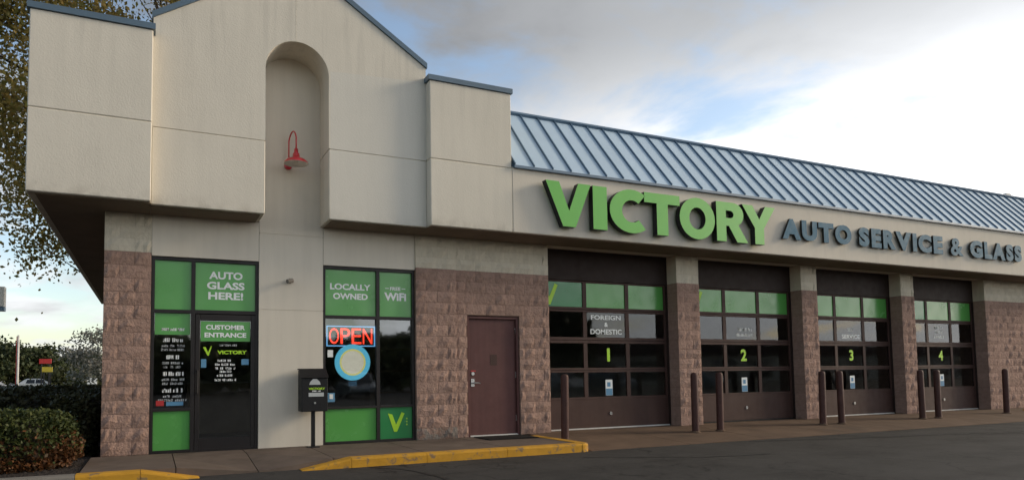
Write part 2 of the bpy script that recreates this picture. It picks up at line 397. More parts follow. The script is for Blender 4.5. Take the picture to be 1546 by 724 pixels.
# ------------------------------------------------------------------ ground
asph = MB(); asph.poly([(-500, -500, -.13), (500, -500, -.13), (500, 900, -.13), (-500, 900, -.13)])
asphalt = asph.build('asphalt_ground', M['asphalt']); tag(asphalt, kind='structure')
def strip(name, pts, w, z, mat, parent):
    mb = MB(); rg = random.Random(len(pts))
    P = [Vector((a, b, 0)) for a, b in pts]; Q = []
    for a, b in zip(P, P[1:]):
        n = max(2, int((b - a).length / .25))
        for i in range(n): Q.append(a.lerp(b, i / n) + Vector((rg.gauss(0, .025), rg.gauss(0, .025), 0)))
    Q.append(P[-1])
    for i, (a, b) in enumerate(zip(Q, Q[1:])):
        t = (b - a).normalized(); nrm = Vector((-t.y, t.x, 0)); w0 = w * rg.uniform(.5, 1.1)
        w1 = w0
        mb.poly([a - nrm * w0 + Vector((0, 0, z)), b - nrm * w1 + Vector((0, 0, z)), b + nrm * w1 + Vector((0, 0, z)), a + nrm * w0 + Vector((0, 0, z))])
    return mb.build(name, mat, parent)
strip('crack', [(3.4, -2.02), (3.7, -2.5), (3.9, -3.3), (3.8, -4.4)], .028, -.126, M['tar'], asphalt)
strip('crack', [(10.4, -2.05), (12.2, -2.6), (14.5, -3.0), (17.5, -3.9), (22, -4.6)], .03, -.126, M['tar'], asphalt)
strip('crack', [(6.5, -2.6), (8.0, -3.4), (9.2, -3.6)], .016, -.126, M['tar'], asphalt)

def gravel_patch():
    pass
bed = box('planting_bed', M['mulch'], None, -9, -.14, -1.79, 13.9, -.3, -.03); tag(bed, kind='structure')
# loose stones in the bed
rg = np.random.RandomState(3); n = 1500
px = rg.uniform(-3.2, -.16, n); py = rg.uniform(-1.75, 1.2, n); sz = rg.uniform(.012, .035, n)
base = np.array([(1, 0, -.4), (-.5, .87, -.4), (-.5, -.87, -.4), (0, 0, .8)])
V = []; F = []
for i in range(n):
    a = rg.uniform(0, 6.28); ca, sa = math.cos(a), math.sin(a); b = len(V)
    for q in base: V.append((px[i] + (q[0] * ca - q[1] * sa) * sz[i], py[i] + (q[0] * sa + q[1] * ca) * sz[i] * .8, -.03 + (q[2] + .4) * sz[i] * .6))
    F += [(b, b + 1, b + 3), (b + 1, b + 2, b + 3), (b + 2, b, b + 3)]
gr = nmesh('gravel', V, F, M['mulch']); tag(gr, 'dark gravel scattered in the planting bed beside the left pier', 'gravel', kind='stuff')
lawn = box('lawn', M['lawn'], None, -60, 3, 14, 48, -.3, -.10); tag(lawn, kind='structure')

# sidewalk: slabs with tooled joints, dropped in front of the entrance
walk = box('sidewalk', M['mortar'], None, -.12, 6.9, -1.79, .0, -.4, -.145); tag(walk, kind='structure')
def slab(x0, x1, zf):
    """top surface from the wall (z 0) to the kerb line (z zf)"""
    g = .006
    MB().prism_x([(-1.795, -.16), (0.0, -.16), (0.0, -.001), (-.55, -.001), (-1.795, zf)], x0 + g, x1 - g).build('slab', M['walk'], walk)
for x0, x1, zf in ((-.12, .95, -.004), (2.95, 4.3, -.004), (4.3, 5.62, -.004), (5.62, 6.9, -.004)): slab(x0, x1, zf)
def slab_w(x0, x1, zl, zr_):
    g = .006; mb = MB(); a = x0 + g; b = x1 - g
    ys = (0.0, -.55, -1.795); zl3 = (-.001, -.001, zl); zr3 = (-.001, -.001, zr_)
    for i in range(2):
        mb.poly([(a, ys[i], zl3[i]), (a, ys[i + 1], zl3[i + 1]), (b, ys[i + 1], zr3[i + 1]), (b, ys[i], zr3[i])])
    mb.poly([(a, ys[2], zl), (a, ys[2], -.16), (b, ys[2], -.16), (b, ys[2], zr_)])
    mb.poly([(a, 0, -.001), (a, 0, -.16), (a, ys[2], -.16), (a, ys[2], zl), (a, ys[1], -.001)])
    mb.poly([(b, 0, -.001), (b, ys[1], -.001), (b, ys[2], zr_), (b, ys[2], -.16), (b, 0, -.16)])
    mb.build('slab', M['walk'], walk)
slab_w(.95, 1.95, -.004, -.118); slab_w(1.95, 2.95, -.118, -.004)
# kerbs: yellow painted lengths left and right of the dropped entrance, plain concrete further left
def kerb_len(name, mat, parent, x0, x1, z0, z1, y0=-1.98, y1=-1.795):
    mb = MB(); r = .03; secs = []
    for x, z in ((x0, z0), (x1, z1)):
        z = max(z, -.126)
        secs.append([(x, y0, -.3), (x, y0, max(z - r, -.28)), (x, y0 + r * .3, z - r * .3), (x, y0 + r, z), (x, y1, z), (x, y1, -.3)])
    a, b = secs
    for i in range(5): mb.poly([a[i], b[i], b[i + 1], a[i + 1]])
    mb.poly(a); mb.poly(list(reversed(b)))
    return mb.build(name, mat, parent)
yk = empty('yellow_kerb'); tag(yk, kind='structure')
g = .003
for x0, x1, z0, z1 in ((-.14, .55, 0, 0), (.55, 1.22, 0, -.126), (2.48, 3.15, -.126, 0), (3.15, 4.25, 0, 0), (4.25, 5.55, 0, 0), (5.55, 6.9, 0, 0)):
    kerb_len('kerb_stone', M['yellow'], yk, x0 + g, x1 - g, z0 + .004, z1 + .004)
# rounded corner and return of the kerb beside the first garage bay
mb = MB(); cx, cy = 6.9, -1.80; seg = 8
ri, ro = .0, .185
arc = [(-math.pi / 2 + math.pi / 2 * i / seg) for i in range(seg + 1)]
outer = [(cx + ro * math.cos(a), cy + ro * math.sin(a)) for a in arc]
outl = [(cx, cy + .005), (cx, cy - ro)] + outer[1:]
for i in range(len(outer) - 1):
    (xa, ya), (xb, yb) = outer[i], outer[i + 1]
    mb.poly([(xa, ya, -.3), (xb, yb, -.3), (xb, yb, -.022), (xa, ya, -.022)])
    f = .9
    xc, yc, xd, yd = cx + (xa - cx) * f, cy + (ya - cy) * f, cx + (xb - cx) * f, cy + (yb - cy) * f
    mb.poly([(xa, ya, -.022), (xb, yb, -.022), (xd, yd, .004), (xc, yc, .004)])
    mb.poly([(xc, yc, .004), (xd, yd, .004), (cx, cy, .004)])
mb.build('kerb_stone', M['yellow'], yk)
mb = MB()
mb.prism_y([(6.9, -.3), (7.085, -.3), (7.085, -.022), (7.06, .004), (6.9, .004)], -1.797, -.32)
mb.build('kerb_stone', M['yellow'], yk)
# painted stub at the far end
yk2 = empty('yellow_kerb'); tag(yk2, kind='structure')
for x0 in (22.3, 23.8, 25.3): kerb_len('kerb_stone', M['yellow'], yk2, x0 + g, x0 + 1.5 - g, -.0, -.0, -.62, -.42)
gk = empty('plain_kerb'); tag(gk, kind='structure')
for x0 in np.arange(-9.14, -.2, 1.5): kerb_len('kerb_stone', M['kerb'], gk, x0 + g, min(x0 + 1.5, -.14) - g, 0, 0)
# sloping concrete apron before the garage bays
apron = MB().prism_x([(-1.9, -.4), (0.6, -.4), (.6, -.02), (0, -.02), (-1.9, -.15)], 7.09, 27).build('apron', M['mortar']); tag(apron, kind='structure')
xs = [7.09, 9.14, 11.0, 12.9, 14.7, 16.5, 18.35, 20.1, 21.9, 24.0, 27.0]
for x0, x1 in zip(xs, xs[1:]):
    g = .008
    MB().prism_x([(-1.94, -.2), (-1.2, -.2), (-.9, -.2), (.34, -.2), (.34, -.003), (0, -.003), (-1.94, -.122)], x0 + g, x1 - g).build('slab', M['apron'], apron)

# ------------------------------------------------------------------ building
XL, XLR, XN1, XN2, XR, XRE, XEND = -.884, .611, 2.185, 3.165, 4.821, 6.353, 26.0
A, B = -.811, -.63                      # front of the parapet blocks and fascia / of the gable
ZO, ZJ, ZT, ZB, ZE = 3.576, 4.70, 6.03, 2.992, 4.746
bld = empty('auto_service_building', (0, 0, 0))
tag(bld, 'cream stucco auto service shop with brown block piers and a blue metal roof', 'building')

# rough blocks -------------------------------------------------------
_bc = {}
def block_mesh(w, h, d, var, matkey):
    k = (round(w, 3), round(h, 3), round(d, 3), var, matkey)
    if k in _bc: return _bc[k]
    rg = random.Random(hash((k[0], k[1], var)) & 0xffff)
    nx, nz = 4, 2; mb = MB(); V = {}
    for j in range(nz + 1):
        for i in range(nx + 1):
            edge = i in (0, nx) or j in (0, nz)
            y = .004 if edge else rg.uniform(-.034, .002)
            x = w * i / nx + (0 if i in (0, nx) else rg.uniform(-.15, .15) * w / nx)
            V[i, j] = (x, y, h * j / nz + (0 if j in (0, nz) else rg.uniform(-.15, .15) * h / nz))
    for j in range(nz):
        for i in range(nx): mb.poly([V[i, j], V[i + 1, j], V[i + 1, j + 1], V[i, j + 1]])
    a, b, c, e = (0, .004, 0), (w, .004, 0), (w, .004, h), (0, .004, h)
    a2, b2, c2, e2 = (0, d, 0), (w, d, 0), (w, d, h), (0, d, h)
    for q in ((a, a2, b2, b), (b, b2, c2, c), (c, c2, e2, e), (e, e2, a2, a)): mb.poly(q)
    me = mb.mesh('block'); bm = bmesh.new(); bm.from_mesh(me)
    bmesh.ops.remove_doubles(bm, verts=bm.verts, dist=1e-5); bmesh.ops.recalc_face_normals(bm, faces=bm.faces); bm.to_mesh(me); bm.free()
    me.materials.append(M[matkey]); _bc[k] = me; return me
BW, BJ = .405, .005
def lay(parent, x0, x1, z0, z1, yf, depth, matkey='block', hole=None, n=None, name='block', base=False):
    BJ = .005 if matkey == 'block' else .0015
    n = n or max(1, round((z1 - z0) / .1995)); ch = (z1 - z0) / n
    for c in range(n):
        za = z0 + c * ch; off = 0 if c % 2 == 0 else BW / 2
        cuts = [x0]; x = x0 + BW - off
        while x < x1 - .09:
            if x > x0 + .09: cuts.append(x)
            x += BW
        cuts.append(x1); segs = []
        for a, b in zip(cuts, cuts[1:]):
            if hole and za + ch * .5 < hole[2]:
                hx0, hx1 = hole[0], hole[1]
                if b <= hx0 or a >= hx1: segs.append((a, b))
                else:
                    if a < hx0 - .05: segs.append((a, hx0))
                    if b > hx1 + .05: segs.append((hx1, b))
            else: segs.append((a, b))
        for a, b in segs:
            me = block_mesh(b - a - BJ, ch - BJ, depth, random.randrange(4), 'base_block' if base and c == 0 else matkey)
            o = bpy.data.objects.new(name, me); o.location = (a + BJ / 2, yf + random.uniform(-.003, .003), za + BJ / 2); link(o, parent)
def pier(name, x0, x1, yf, depth, hole=None):
    mb = MB(); y0 = yf + .014
    if hole:
        mb.box(x0 + .012, hole[0] - .003, y0, yf + depth - .012, 0, ZO)
        mb.box(hole[1] + .003, x1 - .012, y0, yf + depth - .012, 0, ZO)
        mb.box(hole[0] - .003, hole[1] + .003, y0 + .001, yf + depth - .012, hole[2] + .003, ZO - .001)
    else: mb.box(x0 + .012, x1 - .012, y0, yf + depth - .012, 0, ZO)
    o = mb.build(name, M['mortar'], bld)
    lay(o, x0, x1, 0.0, ZB, yf, depth, 'block', hole, base=yf < -.01)
    lay(o, x0, x1, ZB, ZO - .004, yf + .006, depth - .006, 'band', n=3)
    return o
DX0, DX1, DZ = 5.886, 6.859, 2.13
pier('pier', 0, .633, 0, .30)
pier('pier', 4.838, 5.612, -.035, .32)
pier('pier', 5.612, 7.563, 0, .32, (DX0 - .05, DX1 + .05, DZ + .05))
OPEN = [(7.563, 10.723), (11.328, 14.451), (14.975, 18.066), (18.578, 21.657)]
for (a, b), (c, d) in zip(OPEN, OPEN[1:]): pier('pier', b, c, 0, .36)
pier('pier', 21.657, 25.9, 0, .36)
# plain shell, rooms, decks ------------------------------------------
mb = MB()
mb.box(.0, .25, .31, 14, 0, 5.0); mb.box(.25, XEND, 13.75, 14, 0, 5.0); mb.box(XEND - .25, XEND, .37, 13.75, 0, 4.9)
mb.build('rear_wall', M['block'], bld)
mb = MB()   # inner rooms: ceilings, partitions
mb.box(.26, 7.3, 5.6, 5.7, 0, 3.5); mb.box(7.3, 7.45, .4, 9.9, 0, 3.5); mb.box(7.46, XEND - .26, 9.8, 9.9, 0, 3.5)
mb.box(.26, XEND - .26, .42, 13.7, 3.62, 3.7)
mb.build('inner_wall', M['interior'], bld)
box('inner_floor', M['int_floor'], bld, .255, XEND - .26, .38, 13.7, -.3, -.004)
box('roof_deck', M['seam'], bld, .3, XEND - .02, .6, 13.9, 5.0, 5.15)
# main stucco wall: panel between the shop windows up to the back of the niche, heads above the windows
SF1, SF2, SZ = (.633, 2.193), (3.215, 4.838), 2.951
mb = MB(); mb.box(SF1[1], SF2[0], 0, .2, 0, 2.18); mb.box(SF1[1], SF2[0], 0, .2, 2.188, 3.40); mb.box(SF1[1], SF2[0], 0, .2, 3.408, 6.6)
mb.box(SF1[1] + .01, SF2[0] - .01, .008, .19, 0.01, 6.5)
mb.build('wall_panel', M['stucco_wall'], bld)
box('wall_head', M['stucco_wall'], bld, SF1[0] + .002, SF1[1] - .006, .001, .2, SZ, ZO)
box('wall_head', M['stucco_wall'], bld, SF2[0] + .006, SF2[1] - .002, .001, .2, SZ, ZO)
# parapet block left: lower and upper stucco panels with an open joint, wraps round the side
def panel(name, mat, x0, x1, y0, y1, z0, z1): return box(name, mat, bld, x0, x1, y0, y1, z0, z1, bevel=.012)
J = .0045
panel('stucco_panel', M['stucco'], XL, XLR, A, 13.9, ZO, ZJ - J); panel('stucco_panel', M['stucco'], XL, XLR, A, 13.9, ZJ + J, ZT)
box('joint_backing', M['band'], bld, XL + .012, XLR - .012, A + .014, 13.8, ZJ - .03, ZJ + .03)
panel('stucco_panel', M['stucco'], XR, XRE, A, 2.2, ZO, ZJ - J); panel('stucco_panel', M['stucco'], XR, XRE, A, 2.2, ZJ + J, ZT)
box('joint_backing', M['band'], bld, XR + .012, XRE + .02, A + .014, 2.1, ZO + .05, ZJ + .03)
panel('fascia', M['fascia'], XRE + 2 * J, XEND, A, .30, ZO, ZE - .012)
# gable with the arched niche
CXN = (XN1 + XN2) / 2; RN = (XN2 - XN1) / 2; ZSP = 6.341 - RN; ZG = 6.30; XA = (XLR + XR) / 2; ZA = ZG + (XR - XLR) / 2 * .63
arch = [(CXN - RN * math.cos(math.pi * i / 28), ZSP + RN * math.sin(math.pi * i / 28)) for i in range(29)]
MB().prism_y([(XLR, ZO), (XN1, ZO), (XN1, ZJ - J), (XLR, ZJ - J)], B, -.001).build('stucco_panel', M['stucco'], bld, bevel=.01)
MB().prism_y([(XN2, ZO), (XR, ZO), (XR, ZJ - J), (XN2, ZJ - J)], B, -.001).build('stucco_panel', M['stucco_patch'], bld, bevel=.01)
MB().prism_y([(XLR, ZJ + J), (XN1, ZJ + J)] + arch + [(XN2, ZJ + J), (XR, ZJ + J), (XR, ZG), (XA, ZA), (XLR, ZG)], B, -.001).build('stucco_panel', M['stucco_patch'], bld)
box('control_joint', M['band'], bld, XA - .075, XA - .069, B - .002, B + .004, 6.345, ZA - .06)
for a, b in ((XLR, XN1 - .012), (XN2 + .012, XR)): box('joint_backing', M['band'], bld, a, b, B + .012, -.002, ZJ - .02, ZJ + .02)
MB().prism_y([(XLR, 4.9), (XR, 4.9), (XR, ZG), (XA, ZA), (XLR, ZG)], .2, 3.0).build('gable_body', M['stucco'], bld)
box('roof_deck', M['seam'], bld, XLR, XR, .2, 13.0, 4.95, 5.1)
# copings
def coping_bar(p0, p1, y0, y1, h=.085, over=.03):
    (x0, z0), (x1, z1) = p0, p1
    return MB().prism_y([(x0, z0), (x1, z1), (x1, z1 + h), (x0, z0 + h)], y0 - over, y1 + over).build('coping', M['coping'], bld)
coping_bar((XL - .03, ZT + .001), (XLR + .03, ZT + .001), A, 13.9); coping_bar((XR - .03, ZT + .001), (XRE + .03, ZT + .001), A, 2.2)
coping_bar((XLR - .02, ZG - .01), (XA, ZA + .001), B, 3.0, .09); coping_bar((XA, ZA + .001), (XR + .02, ZG - .01), B, 3.0, .09)
# soffits
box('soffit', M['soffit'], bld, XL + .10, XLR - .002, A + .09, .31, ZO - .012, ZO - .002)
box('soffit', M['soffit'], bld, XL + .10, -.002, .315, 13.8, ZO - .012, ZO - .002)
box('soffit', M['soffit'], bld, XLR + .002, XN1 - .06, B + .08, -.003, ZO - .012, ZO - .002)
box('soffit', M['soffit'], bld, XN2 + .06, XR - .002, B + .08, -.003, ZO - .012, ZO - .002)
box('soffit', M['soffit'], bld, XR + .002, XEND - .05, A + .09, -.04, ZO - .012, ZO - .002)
# standing seam roof
EY, EZ, RY, RZ_ = A - .03, ZE + .012, .33, 6.17
roof = MB().prism_x([(EY + .03, EZ - .012), (.30, EZ - .012), (RY, EZ), (RY, RZ_ - .035)], XRE + .02, XEND).build('metal_roof', M['seam'], bld)
u = Vector((0, RY - EY, RZ_ - EZ)); ln = u.length; u.normalize(); nn = Vector((0, -u.z, u.y))
def roof_piece(name, x0, x1, off, th, mat, s0=0.0, s1=1.0):
    mb = MB(); pts = []
    for s, o in ((s0, off), (s1, off), (s1, off + th), (s0, off + th)):
        q = Vector((0, EY, EZ)) + u * (ln * s) + nn * o; pts.append((q.y, q.z))
    return mb.prism_x(pts, x0, x1).build(name, mat, roof)
SP = .389; x = XRE + .045; k = 0
while x < XEND - SP:
    roof_piece('roof_panel', x + .004, x + SP - .004, 0, .006, M['roof'])
    roof_piece('standing_seam', x - .007, x + .007, .0065, .034, M['seam'])
    x += SP
roof_piece('ridge_cap', XRE + .02, XEND, .0065, .055, M['seam'], .985, 1.02)
box('eave_trim', M['seam'], roof, XRE + .03, XEND, EY - .028, EY + .02, EZ - .05, EZ - .002)
vent = empty('roof_vent', (24.9, 1.0, 5.42)); tag(vent, 'small boxy vent poking above the far end of the blue roof', 'vent')
box('stack', M['kerb'], vent, -.10, .10, -.10, .10, 0, 1.05); box('cap', M['sill'], vent, -.13, .13, -.13, .13, 1.051, 1.12)

# ------------------------------------------------------------------ shop fronts
def frame_bars(bars, y0, y1, parent, name='frame', mat=None):
    mb = MB()
    for a in bars: mb.box(a[0], a[1], y0, y1, a[2], a[3])
    return mb.build(name, mat or M['frame'], parent, bevel=.004)
def pane(parent, x0, x1, z0, z1, y, mat, label=None):
    o = box('pane', mat, parent, x0, x1, y, y + .008, z0, z1)
    if label: o['label'] = label
    return o
FY, GY = .035, .075
def storefront(x0, x1, zt, vs, hs):
    """outer frame; vs: mullions (xa, xb, za, zb); hs: rails"""
    f = MB()
    f.box(x0, x0 + .045, FY, FY + .11, .0, zt); f.box(x1 - .045, x1, FY, FY + .11, 0, zt)
    f.box(x0 + .0455, x1 - .0455, FY + .001, FY + .109, zt - .05, zt - .0005); f.box(x0 + .0455, x1 - .0455, FY + .001, FY + .109, 0.0005, .04)
    for a in vs: f.box(a[0], a[1], FY + .002, FY + .108, a[2], a[3])
    for a in hs: f.box(a[0], a[1], FY + .003, FY + .107, a[2], a[3])
    return f.build('storefront', M['frame'], bld)
s1 = storefront(SF1[0] + .004, SF1[1] - .004, SZ - .003, [(1.195, 1.252, .04, 2.90)], [(.68, 1.195, 2.10, 2.15), (1.252, 2.145, 2.10, 2.155), (.68, 1.195, .62, .665)])
pane(s1, .68, 1.194, 2.15, 2.90, GY, M['green'], 'pane covered in plain green film'); pane(s1, 1.253, 2.145, 2.155, 2.90, GY, M['green'], 'pane in green film with auto glass lettering')
pane(s1, .68, 1.194, .665, 2.10, GY + .01, M['glass']); pane(s1, .68, 1.194, .04, .62, GY, M['green'], 'low pane covered in plain green film')
T = GY - .003
for i, w in enumerate(('AUTO', 'GLASS', 'HERE!')): lettering(s1, w, 1.70, 2.645 - i * .16, .118, T, M['white'], (.50, .56, .52)[i], .035)
box('vinyl_strip', M['green'], s1, .69, 1.185, GY + .004, GY + .009, 1.77, 2.095)
word_lines(s1, .94, 1.83, 1, .06, .47, .04, GY + .002, M['white'], 3)
for i, z in enumerate((1.66, 1.40, 1.15, .90)):
    word_lines(s1, .95, z, 1, .06, .30, .06, GY + .006, M['white'], 20 + i)
    word_lines(s1, .95, z - .075, 2, .06, .40, .035, GY + .006, M['grey_vinyl'], 10 + i)
box('sticker', M['red_vinyl'], s1, .72, .83, GY + .005, GY + .009, .70, .78); box('sticker', M['blue_vinyl'], s1, .86, 1.10, GY + .005, GY + .009, .70, .76)
# entrance door leaf
ed = frame_bars([(1.258, 1.325, .03, 2.09), (2.078, 2.143, .03, 2.09), (1.3255, 2.0775, 1.995, 2.0895), (1.3255, 2.0775, .0305, .20)], .04, .10, bld, 'entrance_door')
ed['label'] = 'dark framed glass entrance door with green header film'
pane(ed, 1.326, 2.077, .20, 1.995, .065, M['glass'])
box('vinyl_strip', M['green'], ed, 1.335, 2.068, .058, .063, 1.675, 1.985)
lettering(ed, 'CUSTOMER', 1.70, 1.855, .075, .055, M['white'], .58, .04); lettering(ed, 'ENTRANCE', 1.70, 1.735, .075, .055, M['white'], .62, .04)
word_lines(ed, 1.74, 1.60, 1, .06, .5, .03, .058, M['grey_vinyl'], 31)
lettering(ed, 'VICTORY', 1.80, 1.475, .06, .058, M['lime'], .44, .04)
MB().prism_y([(1.37, 1.585), (1.41, 1.585), (1.445, 1.50), (1.485, 1.60), (1.50, 1.60), (1.455, 1.455), (1.435, 1.455)], .057, .059).build('emblem', M['lime'], ed)
box('sticker', M['blue_vinyl'], ed, 1.345, 1.42, .058, .062, 1.27, 1.40); box('sticker', M['blue_vinyl'], ed, 1.94, 2.05, .058, .062, 1.31, 1.40)
for i, z in enumerate((1.36, 1.30, 1.24, 1.19, 1.13, 1.06)): word_lines(ed, 1.70, z, 1, .05, (.3, .42, .36, .30, .34, .46)[i], .034, .058, M['white'], 40 + i)
h = MB(); h.tube([(1.292, .02, .88), (1.292, -.02, .88), (1.292, -.02, 1.22), (1.292, .02, 1.22)], .012, 8); h.box(1.28, 1.305, .005, .04, .86, .90); h.box(1.28, 1.305, .005, .04, 1.20, 1.24)
h.build('handle', M['frame'], ed)
s2 = storefront(SF2[0] + .004, SF2[1] - .004, SZ - .003, [(4.142, 4.20, .04, 2.90)], [(3.26, 4.142, 2.075, 2.125), (4.20, 4.79, 2.075, 2.125), (3.26, 4.142, .575, .61), (4.20, 4.79, .575, .61)])
pane(s2, 3.262, 4.141, 2.126, 2.90, GY, M['green'], 'pane in green film reading locally owned'); pane(s2, 4.201, 4.79, 2.126, 2.90, GY, M['green'], 'narrow pane in green film with wifi lettering')
pane(s2, 3.262, 4.141, .61, 2.075, GY + .01, M['glass']); pane(s2, 4.201, 4.79, .61, 2.075, GY + .01, M['glass'])
pane(s2, 3.262, 4.141, .04, .574, GY, M['green'], 'low pane in plain green film'); pane(s2, 4.201, 4.79, .04, .574, GY, M['green_dark'], 'low pane in dark green film with lime emblem')
lettering(s2, 'LOCALLY', 3.70, 2.56, .105, T, M['white'], .70, .035); lettering(s2, 'OWNED', 3.70, 2.40, .105, T, M['white'], .60, .035)
lettering(s2, 'FREE', 4.495, 2.585, .06, T, M['white'], .19, .03); lettering(s2, 'WiFi', 4.495, 2.405, .14, T, M['white'], .40, .04)
box('vinyl_dash', M['white'], s2, 4.31, 4.38, T - .001, T, 2.61, 2.622); box('vinyl_dash', M['white'], s2, 4.61, 4.68, T - .001, T, 2.61, 2.622)
def v_emblem(parent, x, z, s, y, mat=None):
    return MB().prism_y([(x - .5 * s, z + s), (x - .24 * s, z + .93 * s), (x - .02 * s, z + .35 * s), (x + .32 * s, z + 1.05 * s), (x + .50 * s, z + .98 * s), (x + .04 * s, z - .05 * s), (x - .14 * s, z - .05 * s)], y - .001, y).build('emblem', mat or M['lime'], parent)
v_emblem(s2, 4.50, .17, .30, T)
for i in range(3): box('vinyl_dash', M['lime'], s2, 4.68, 4.70, T - .001, T, .26 + i * .05, .285 + i * .05)
box('sticker', M['white'], s2, 3.31, 3.40, GY + .004, GY + .008, 1.43, 1.55); box('sticker', M['blue_vinyl'], s2, 3.31, 3.43, GY + .004, GY + .008, .69, .84); box('sticker', M['white'], s2, 3.34, 3.40, GY + .001, GY + .0035, .74, .82)
# things behind the shop window
sh = empty('display_shelf', (5.9, 2.6, 0)); tag(sh, 'tan display shelf inside the shop behind the right window', 'shelf')
for z in (.3, .75, 1.2, 1.65): box('shelf_board', M['shelf'], sh, -1.0, .7, -.2, .2, z, z + .03)
box('side_panel', M['shelf'], sh, -1.04, -1.0, -.2, .2, 0, 1.75); box('side_panel', M['shelf'], sh, .7, .74, -.2, .2, 0, 1.75)
ct = empty('counter', (2.6, 3.6, 0)); tag(ct, 'reception counter dimly visible behind the entrance door', 'counter')
box('front_panel', M['shelf'], ct, -1.3, 1.3, 0, .6, 0, 1.0); box('worktop', M['interior'], ct, -1.36, 1.36, -.06, .66, 1.001, 1.045)

# service door ---------------------------------------------------------
sdoor = box('service_door', M['sdoor'], bld, DX0 + .004, DX1 - .004, .085, .13, .022, DZ - .004, bevel=.003); sdoor['label'] = 'maroon steel service door'
fb = frame_bars([(DX0 - .045, DX0, 0, DZ + .045), (DX1, DX1 + .045, 0, DZ + .045), (DX0 + .0005, DX1 - .0005, DZ, DZ + .0445)], .035, .17, sdoor, 'door_frame', M['sdoor'])
box('kick_sill', M['sill'], sdoor, DX0 + .002, DX1 - .002, .03, .12, .0005, .020)
box('patch_plate', M['gdoor'], sdoor, 6.33, 6.47, .081, .0845, 1.28, 1.48)
h = MB(); h.lathe([(0.0, -.02), (.034, -.02), (.034, 0), (.0, 0)], seg=14)
h2 = MB(); h2.tube([(5.965, .085, .965), (5.965, .02, .965), (5.985, .012, .965), (6.09, .015, .96)], .013, 8); h2.box(5.93, 6.0, .075, .0845, .90, 1.04)
h2.build('lever_handle', M['steel'], sdoor)
mbk = MB(); mbk.tube([(5.965, .085, 1.13), (5.965, .06, 1.13)], .03, 12); mbk.build('lock', M['steel'], sdoor)
box('label_strip', M['red_vinyl'], sdoor, 5.93, 6.03, .081, .0845, 1.17, 1.19)
for z in (.25, 1.05, 1.86): box('hinge', M['steel'], sdoor, DX1 - .012, DX1 + .012, .07, .0845, z, z + .11)

# garage doors ---------------------------------------------------------
GD = .34
rows = [(.64, 1.13), (1.225, 1.715), (1.84, 2.345), (2.445, 2.94)]
def garage_door(i, x0, x1):
    w = x1 - x0; y = GD; xa, xb = x0 - .02, x1 + .02
    o = empty('garage_door', parent=bld)
    for q in (xa, xb - .10): box('side_stile', M['gdoor'], o, q, q + .10, y - .001, y + .05, .025, 2.975)
    o['label'] = 'brown sectional garage door number %d with green top panes' % (i + 1)
    box('head_panel', M['header'], o, x0 - .05, x1 + .05, y - .035, y + .03, 2.978, ZO + .02)
    # rails between the sections
    zs = [(.60, .639), (1.131, 1.174), (1.180, 1.224), (1.716, 1.775), (1.781, 1.839), (2.346, 2.39), (2.396, 2.444), (2.941, 2.975)]
    for za, zb in zs: box('rail', M['gdoor'], o, xa + .101, xb - .101, y, y + .048, za, zb, bevel=.003)
    st = [x0 + w / 3, x0 + 2 * w / 3]
    for za, zb in rows:
        for s in st: box('stile', M['gdoor'], o, s - .045, s + .045, y + .001, y + .047, za + .0005, zb - .0005)
    box('bottom_panel', M['gdoor'], o, xa + .101, xb - .101, y + .002, y + .046, .025, .599, bevel=.003)
    box('bottom_seal', M['sill'] if i in (0, 2, 3) else M['black'], o, x0 + .005, x1 - .005, y - .03, y + .05, .001, .024)
    ed_ = [xa + .101, st[0] - .0455, st[0] + .0455, st[1] - .0455, st[1] + .0455, xb - .101]
    for r_, (za, zb) in enumerate(rows):
        for c in range(3):
            top = r_ == 3
            pane(o, ed_[2 * c] + .0005, ed_[2 * c + 1] - .0005, za + .001, zb - .001, y + .018, (M['green_dark'] if c == 0 and i in (0, 3) else M['green']) if top else M['glass_g'], 'pane in green film' if top else None)
    cx = (x0 + x1) / 2; yy = y + .014
    if i in (0, 1): v_emblem(o, ed_[0] + .16, 2.50, .38, yy)
    lettering(o, str(i + 1), cx + .04, 1.35, .27, yy, M['lime'], None if i else .07, .035, 'number')
    if i == 0:
        lettering(o, 'FOREIGN', cx, 2.20, .095, yy, M['white'], .74, .022); lettering(o, '&', cx, 2.06, .09, yy, M['white'], None, .03); lettering(o, 'DOMESTIC', cx, 1.905, .105, yy, M['white'], .78, .022)
    elif i == 1: word_lines(o, cx + .1, 2.03, 2, .12, .62, .07, yy, M['white'], 71)
    elif i == 2:
        word_lines(o, cx + .05, 2.08, 1, .1, .34, .08, yy, M['white'], 72); lettering(o, 'SERVICE', cx + .05, 1.90, .10, yy, M['white'], .66, .022)
    else: word_lines(o, cx, 2.20, 3, .13, .5, .085, yy, M['white'], 73)
    pn = box('notice', M['white'], o, cx - .05, cx + .12, yy, yy + .003, .66, .98); box('notice_print', M['blue_vinyl'], o, cx - .045, cx + .115, yy - .002, yy - .0005, .665, .80); box('notice_print', M['blue_vinyl'], o, cx - .01, cx + .07, yy - .002, yy - .0005, .84, .93)
    lk = MB(); lk.tube([(cx + .05, y + .002, .30), (cx + .05, y - .014, .30)], .035, 12); lk.build('lock', M['steel'], o)
    for q in (x0 + .001, x1 - .03): box('door_stop', M['header'], o, q, q + .029, y - .04, y - .002, .0, 2.97)
for i, (a, b) in enumerate(OPEN): garage_door(i, a, b)

